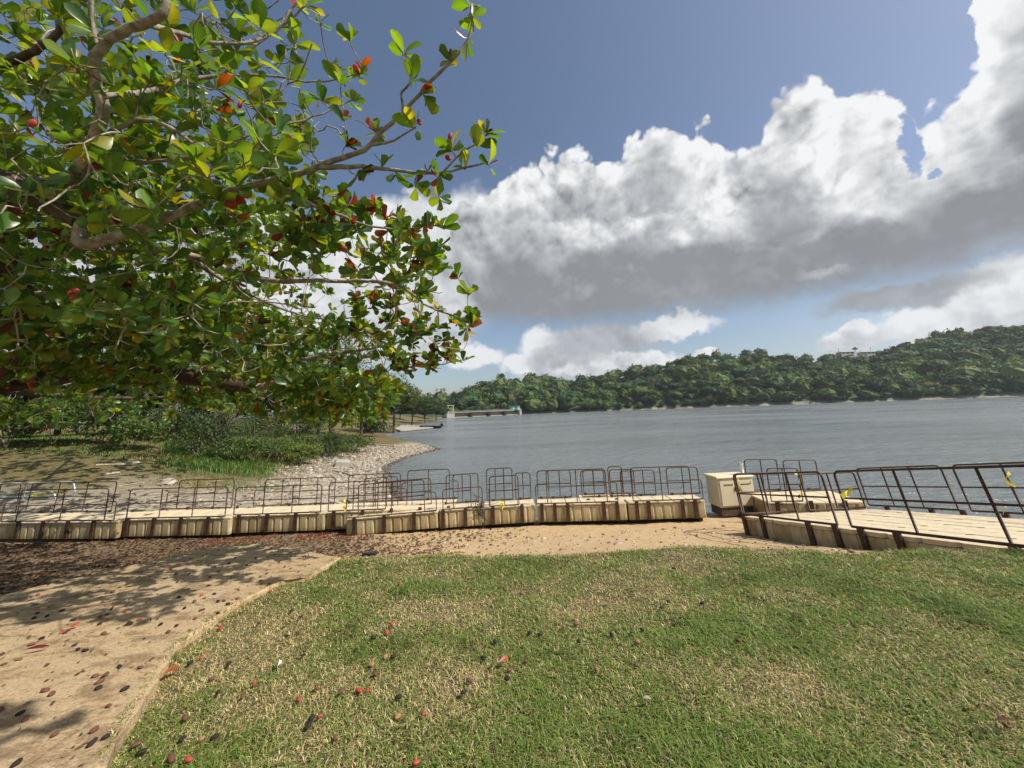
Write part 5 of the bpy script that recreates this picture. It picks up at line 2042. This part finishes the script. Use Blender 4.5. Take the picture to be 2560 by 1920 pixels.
def build_fruit():
    rng = np.random.default_rng(31)
    kinds = {'r': ('red', M_FRUIT_RED), 'b': ('brown', M_FRUIT_BROWN), 'd': ('dark', M_FRUIT_DARK), 't': ('tan', M_FRUIT_TAN)}
    mesh = {k: [fruit_mesh(v[1], .0195 * s, .0125 * s * w) for s, w in ((1, 1), (1.1, .9), (.9, 1.15))] for k, v in kinds.items()}
    k = 1000 / 2212.0
    Z = [(70, 0)]
    slab = """945,275,r 970,303,b 1045,303,d 980,347,d 475,315,r 635,313,b 270,358,d 210,418,r 865,392,b 990,432,d 1115,420,r 1185,413,d 1205,455,d 1075,455,b
      345,505,d 205,520,d 188,546,d 260,535,d 405,558,d 553,540,b 595,527,b 615,497,d 690,515,r 550,580,d 770,555,r 888,582,d 975,590,d 930,625,b 572,633,b 340,628,r 160,652,b 230,660,d 172,695,b 1020,492,d
      430,722,d 470,728,d 660,818,d 775,822,b 525,870,b 587,860,b 550,903,b 543,937,d 690,942,d 248,950,b 285,970,b 598,1037,b 110,1078,d 138,1110,b 302,1195,b 520,1170,b 583,1210,d 505,1245,d 90,1355,d 5,1055,b
      1500,370,r 1495,400,r 1415,405,d 1355,432,r 1310,440,b 1260,470,d 1205,520,d 1080,550,b 1415,212,d 1300,212,d 1520,195,d 1265,245,d 1365,255,d 1020,230,r 1190,262,b 1475,300,b 1440,340,r 1500,160,d 1610,205,d 1575,262,b 1160,320,b 850,190,b""".split()
    lawn = """1215,608,r 1095,635,b 1430,580,d 1610,510,d 1665,542,d 1650,630,b 1585,650,d 2165,583,r 2140,632,r 2065,660,d 1110,770,r 1050,800,d 1265,805,d 1675,757,d 1965,730,d 2130,765,t 2175,765,d 2050,810,t 2080,860,b 1170,890,b 1405,918,r 1750,937,b 1885,963,b 1985,955,r 1205,965,d 1345,985,b
      2200,990,d 1652,1005,r 1765,1098,r 1722,1110,d 1705,1150,d 1020,1108,b 1855,1220,b 2200,1100,t 750,1258,b 605,1310,b 1115,1225,t 945,1335,b 1040,1340,r 780,1300,d 1185,1215,d 1005,1225,d 2085,330,d""".split()
    cnt = 0
    def put(px, py, kd, surf):
        nonlocal cnt
        if surf == 'slab':
            p = on_slab(px, py)
            if not in_poly(p[0:1], p[1:2], SLAB_POLY)[0]:
                surf = 'lawn'
        if surf == 'lawn':
            p = onz(px, py, 1.8)
            for _ in range(8):
                p = onz(px, py, gz(p[0], p[1]) + .02)
        lift = .010 if surf == 'slab' else .014
        o = link('fallen_fruit', mesh[kd][int(rng.integers(0, 3))], None, (p[0], p[1], p[2] + lift))
        o.rotation_euler = (rng.uniform(-.4, .4), rng.uniform(-.25, .25), rng.uniform(0, 6.28))
        s = rng.uniform(.85, 1.2)
        o.scale = (s, s, s)
        where = {'slab': 'on the concrete slab', 'lawn': 'in the lawn grass', 'sand': 'on the bare sand'}[surf]
        tag(o, f'{ {"r": "red", "b": "reddish brown", "d": "blackish", "t": "tan"}[kd] } fallen almond fruit {where}', 'fruit', f'fallen fruit {where}')
    for s_ in slab:
        a, b, c = s_.split(',')
        put(float(a) * k, 1300 + float(b) * k, c, 'slab')
    for s_ in lawn:
        a, b, c = s_.split(',')
        put(float(a) * k, 1300 + float(b) * k, c, 'lawn')
    k2 = 1660 / 2212.0
    for s_ in """130,152,r 105,285,r 90,315,r 218,318,b 85,395,t 110,395,d 40,420,t 50,452,b 678,293,t 720,285,b 730,343,d 838,320,d 898,322,d 940,305,d 925,345,t 1260,340,b 920,425,b 788,437,t 552,410,b 497,440,b 440,425,b
      428,462,t 490,468,d 365,475,b 345,515,d 130,530,d 128,595,t 210,587,r 187,752,r 1028,210,d 1005,230,d 1140,215,d 538,185,b 1045,98,d 450,345,d 565,315,d 600,320,d 410,400,d 1450,260,b 2155,628,b 25,508,r""".split():
        a, b, c = s_.split(',')
        put(900 + float(a) * k2, 1350 + float(b) * k2, c, 'lawn')
    # on the sand
    for _ in range(70):
        x, y = rng.uniform(-4.5, 3.0), rng.uniform(6.0, 10.8)
        if rng.random() > np.clip((1.5 - x) / 5, .12, 1): continue
        if y < float(interp(x, LEDGE)) + .15 or in_poly(np.array([x]), np.array([y]), SLAB_POLY)[0]: continue
        kd = 'dddbr'[int(rng.integers(0, 5))]
        o = link('fallen_fruit', mesh[kd][int(rng.integers(0, 3))], None, (x, y, gz(x, y) + .016))
        o.rotation_euler = (0, 0, rng.uniform(0, 6.28))
        tag(o, f'{ {"r": "red", "b": "reddish brown", "d": "blackish"}[kd] } fallen almond fruit on the bare sand', 'fruit', 'fallen fruit on the bare sand')
    # single fallen leaves
    def fleaf(px, py, L, col, rot, label, surf, tilt=.15, si=1, sq=.75):
        p = on_slab(px, py) if surf == 'slab' else onz(px, py, 1.85)
        if surf != 'slab':
            for _ in range(8):
                p = onz(px, py, gz(p[0], p[1]) + .03)
        V, F = LEAFV[si]
        V = V - V.mean(0)
        me = mesh_np('fallen_leaf', V * L * np.array([1, sq, 1]), F, [M_LEAF if col[0] < .5 else M_WHITE], np.tile(np.array(col), (len(V), 1)), smooth=True)
        o = link('fallen_leaf', me, None, (p[0], p[1], p[2] + .035))
        o.rotation_euler = (tilt, -.1, rot)
        tag(o, label, 'leaf')
    fleaf(85, 1632, .14, (.16, .025, .03), .25, 'curled dark red leaf lying across the concrete slab', 'slab', .9, 1, .30)
    fleaf(182, 1573, .08, (.42, .06, .03), .3, 'small bright red leaf on the concrete slab', 'slab', .3, 2)
    fleaf(424, 1690, .105, (.36, .10, .06), 1.1, 'pinkish red leaf at the slab edge on the grass', 'lawn', .5, 1)
    fleaf(1259, 1663, .085, (.46, .12, .05), .6, 'orange leaf standing out of the lawn right of centre', 'lawn', .6, 0)
    fleaf(697, 1668, .09, (.8, .8, .78), 1.9, 'small white scrap of paper on the lawn', 'lawn', .9, 1)
    fleaf(2525, 1820, .09, (.14, .07, .05), 2.5, 'withered brown leaf in the lawn at the right edge', 'lawn', .2, 3)
    fleaf(1618, 1762, .06, (.45, .40, .34), .2, 'pale grey dry leaf in the middle of the lawn', 'lawn', .2, 3)
    # crumpled dark plastic at the slab tip
    q = onz(925, 1388, 1.4)
    for _ in range(8):
        q = onz(925, 1388, gz(q[0], q[1]))
    mb = MB()
    pv, pf = rock_arrays(rng)
    mb.add(pv * np.array([.24, .13, .05]) + rng.normal(size=pv.shape) * .012, pf)
    tag(link('crumpled_bag', mb.mesh('crumpled_bag', M_BLACK), loc=(q[0], q[1], q[2] + .03)), 'crumpled dark plastic bag at the tip of the slab', 'bag')


build_fruit()


# ------------------------------------------------------------------ dam, landing, ridge houses
def build_dam():
    L_, R_ = np.array(onz(1118, 1046, 0)), np.array(onz(1302, 1034.5, 0))
    L_[1], R_[1] = 236, 262
    L_[0], R_[0] = ony(1118, 1040, 236)[0], ony(1304, 1034, 262)[0]
    M, L = frame((L_[0], L_[1], 0), (R_[0], R_[1], 0), (0, 1, 0))
    o = empty('dam_bridge', mat4=M)
    tag(o, 'low concrete dam with a gated bridge across the far end of the lake', 'dam')
    link('deck', MB().box((0, 0, 3.05), (L, 4, 3.5)).mesh('deck', M_CONC), o)
    link('parapet', MB().box((0, -.15, 4.0), (L, .1, 4.2)).mesh('parapet', M_CONC), o)
    link('beam', MB().box((0, .3, 2.2), (L, 3.6, 2.88)).mesh('beam', M_DARKBARK), o)
    link('sill', MB().box((0, .5, -.8), (L, 3.2, .45)).mesh('sill', M_CONC), o)
    link('gate_wall', MB().box((0, 2.6, .5), (L, 3.0, 2.15)).mesh('gate_wall', M_ROCK), o)
    for f in (.0, .28, .52, .74, .965):
        link('pier', MB().box((f * L, -.6, -1), (f * L + 1.7, 3.8, 2.85), bev=.1).mesh('pier', M_UNDER if .1 < f < .9 else M_CONC), o)
    link('abutment', MB().box((-.6, -1.0, -1), (4.6, 5, 2.75)).mesh('abutment', M_CONC), o)
    for x in (.8, 4.2):
        link('gantry_post', MB().box((x, 1, 3.5), (x + .5, 1.5, 7.6)).mesh('gantry_post', M_CONC), o)
    link('gantry_beam', MB().box((.2, .8, 7.62), (5.2, 1.7, 8.1)).mesh('gantry_beam', M_CONC), o)
    for k in range(24):
        x = 1 + k * (L - 2) / 23
        link('rail_post', MB().box((x, -.12, 3.5), (x + .18, .08, 3.9)).mesh('rail_post', M_CONC), o)
    # gate house
    m = mat_var('teal_paint', [(.05, .30, .24), (.08, .38, .30)], 2, .6)
    g = empty('gate_house', M @ Vector((L - 8.6, 1, 3.5)))
    tag(g, 'small teal and white gate house at the right end of the dam', 'building')
    link('wall', MB().box((0, 0, 0), (5.2, 3, 2.4)).mesh('wall', m), g)
    link('side_wall', MB().box((5.21, 0, 0), (6.8, 3, 2.4)).mesh('side_wall', M_WHITE), g)
    link('roof', MB().box((-.3, -.3, 2.41), (7.1, 3.3, 2.75)).mesh('roof', m), g)
    link('door', MB().box((2, -.06, 0), (3, -.01, 1.9)).mesh('door', M_WHITE), g)


build_dam()


def build_landing():
    rng = np.random.default_rng(51)
    # pale planks side by side on the shore
    for k in range(7):
        a = onz(960 + k * 14, 1061.5 + k * .6, .5)
        b = onz(1010 + k * 11, 1078 - k * 1.2, .15)
        A, B = np.array([a[0], a[1], .55]), np.array([b[0], b[1], .25])
        M, L = frame(A, B, (0, 1, 0))
        e = empty('concrete_plank', mat4=M)
        tag(e, f'{("nearest", "second", "third", "fourth", "fifth", "sixth", "farthest")[k]} pale concrete plank of the boat landing on the left shore', 'plank', 'planks of the boat landing')
        link('slab', MB().box((0, -.7, -.15), (L, .7, .1), bev=.04).mesh('slab', M_CONC), e)
        link('edge_beam', MB().box((L - .3, -.75, -.3), (L + .02, .75, -.152)).mesh('edge_beam', M_DARKBARK), e)
    p = onz(1075, 1071.5, 0)
    o = empty('motor_boat', (p[0], p[1], 0))
    o.rotation_euler = (0, 0, -.1)
    tag(o, 'small dark motor boat moored at the boat landing', 'boat')
    n = 9
    V, F = [], []
    for i in range(n):
        t = i / (n - 1)
        w = .75 * (1 - (1 - t) ** 3) if t < .5 else .75
        x = -2.6 + 5.2 * t
        z1 = .55 + .25 * (1 - t) ** 2
        V += [(x, -w, z1), (x, -w * .6, -.15), (x, w * .6, -.15), (x, w, z1)]
    for i in range(n - 1):
        a = 4 * i
        F += [(a, a + 1, a + 5, a + 4), (a + 1, a + 2, a + 6, a + 5), (a + 2, a + 3, a + 7, a + 6)]
    F.append((4 * n - 4, 4 * n - 3, 4 * n - 2, 4 * n - 1))
    link('hull', MB().add(V, F).mesh('hull', M_BLACK), o)
    link('seat', MB().box((-.3, -.66, .38), (.1, .66, .45)).mesh('seat', M_WOOD), o)
    link('seat', MB().box((1.2, -.66, .38), (1.6, .66, .45)).mesh('seat', M_WOOD), o)
    link('outboard_motor', MB().box((2.65, -.22, .35), (3.1, .22, 1.15), bev=.08).mesh('outboard_motor', M_BLACK), o)
    link('tiller', MB().tube([(2.6, 0, .9), (2.2, .05, .95), (1.9, .08, 1.0)], .035, 6).mesh('tiller', M_BLACK), o)


build_landing()


def build_houses():
    roof = mat_var('red_roof', [(.26, .09, .05), (.34, .13, .08)], 1.5, .8)
    wall = mat_var('house_wall', [(.40, .36, .30), (.52, .48, .41)], 1.0, .9)
    pink = mat_var('terracotta_wall', [(.34, .17, .12), (.42, .23, .17)], 1.0, .9)
    for px, py, w, mw, lab in ((1332, 958, 9, pink, 'terracotta house on the skyline above the dam'), (1192, 967, 12, wall, 'long grey house on the left end of the far ridge'),
                               (1592, 932, 13, pink, 'reddish house on the ridge left of the large dark tree'), (2113, 884, 13, wall, 'grey house below the umbrella tree on the ridge'),
                               (2165, 884, 12, wall, 'long grey house right of the umbrella tree'), (2330, 856, 12, pink, 'terracotta house among trees on the right ridge'), (1250, 952, 6, wall, 'small pale house beside the tall dark tree')):
        x, y, z = (float(v) for v in hill_point(px, .97))
        q = ony(px, py, y)
        e = empty('house', (q[0], y, z - 1))
        tag(e, lab, 'house')
        h = q[2] - z + 1
        link('wall', MB().box((-w / 2, -3, 0), (w / 2, 3, h + 1.2)).mesh('wall', mw), e)
        mb = MB()
        V = [(-w / 2 - .5, -3.5, h + 1.2), (w / 2 + .5, -3.5, h + 1.2), (w / 2 + .5, 3.5, h + 1.2), (-w / 2 - .5, 3.5, h + 1.2), (-w / 2 + 1.5, 0, h + 2.5), (w / 2 - 1.5, 0, h + 2.5)]
        mb.add(V, [(0, 1, 5, 4), (2, 3, 4, 5), (3, 0, 4), (1, 2, 5), (3, 2, 1, 0)])
        link('roof', mb.mesh('roof', roof if mw is pink else M_CONC), e)
        for k in range(3):
            xx = -w / 2 + w * (k + .5) / 3 - .6
            link('window', MB().box((xx, -3.06, h - .5), (xx + 1.2, -3.005, h + .7)).mesh('window', M_UNDER), e)
    for px, py, hh, lab in ((1537, 925, 9, 'thin utility pole on the ridge left of the reddish house'), (2095, 870, 9, 'thin utility pole left of the umbrella tree'), (2175, 868, 9, 'thin utility pole right of the umbrella tree')):
        x, y, z = (float(v) for v in hill_point(px, 1.0))
        q = ony(px, py, y)
        e = empty('utility_pole', (q[0], y, z))
        tag(e, lab, 'pole')
        H = q[2] - z
        link('pole', MB().tube([(0, 0, 0), (0, 0, H * .5), (0, 0, H)], .14, 5).mesh('pole', M_PALE), e)
        link('crossarm', MB().box((-.9, -.2, H - .9), (.9, -.1, H - .75)).mesh('crossarm', M_PALE), e)


build_houses()


# ------------------------------------------------------------------ thin haze over the lake
def build_haze():
    m = bpy.data.materials.new('haze_air')
    m.use_nodes = True
    nt = m.node_tree
    nt.nodes.clear()
    out = nt.nodes.new('ShaderNodeOutputMaterial')
    v = nt.nodes.new('ShaderNodeVolumePrincipled')
    v.inputs['Color'].default_value = (.86, .92, 1.0, 1)
    v.inputs['Density'].default_value = .00016
    v.inputs['Anisotropy'].default_value = .2
    nt.links.new(v.outputs[0], out.inputs['Volume'])
    me = MB().box((-760, -70, -3.6), (960, 960, 130)).mesh('haze', m)
    tag(link('haze', me), 'thin pale air haze over the lake', 'haze', kind='stuff')


build_haze()
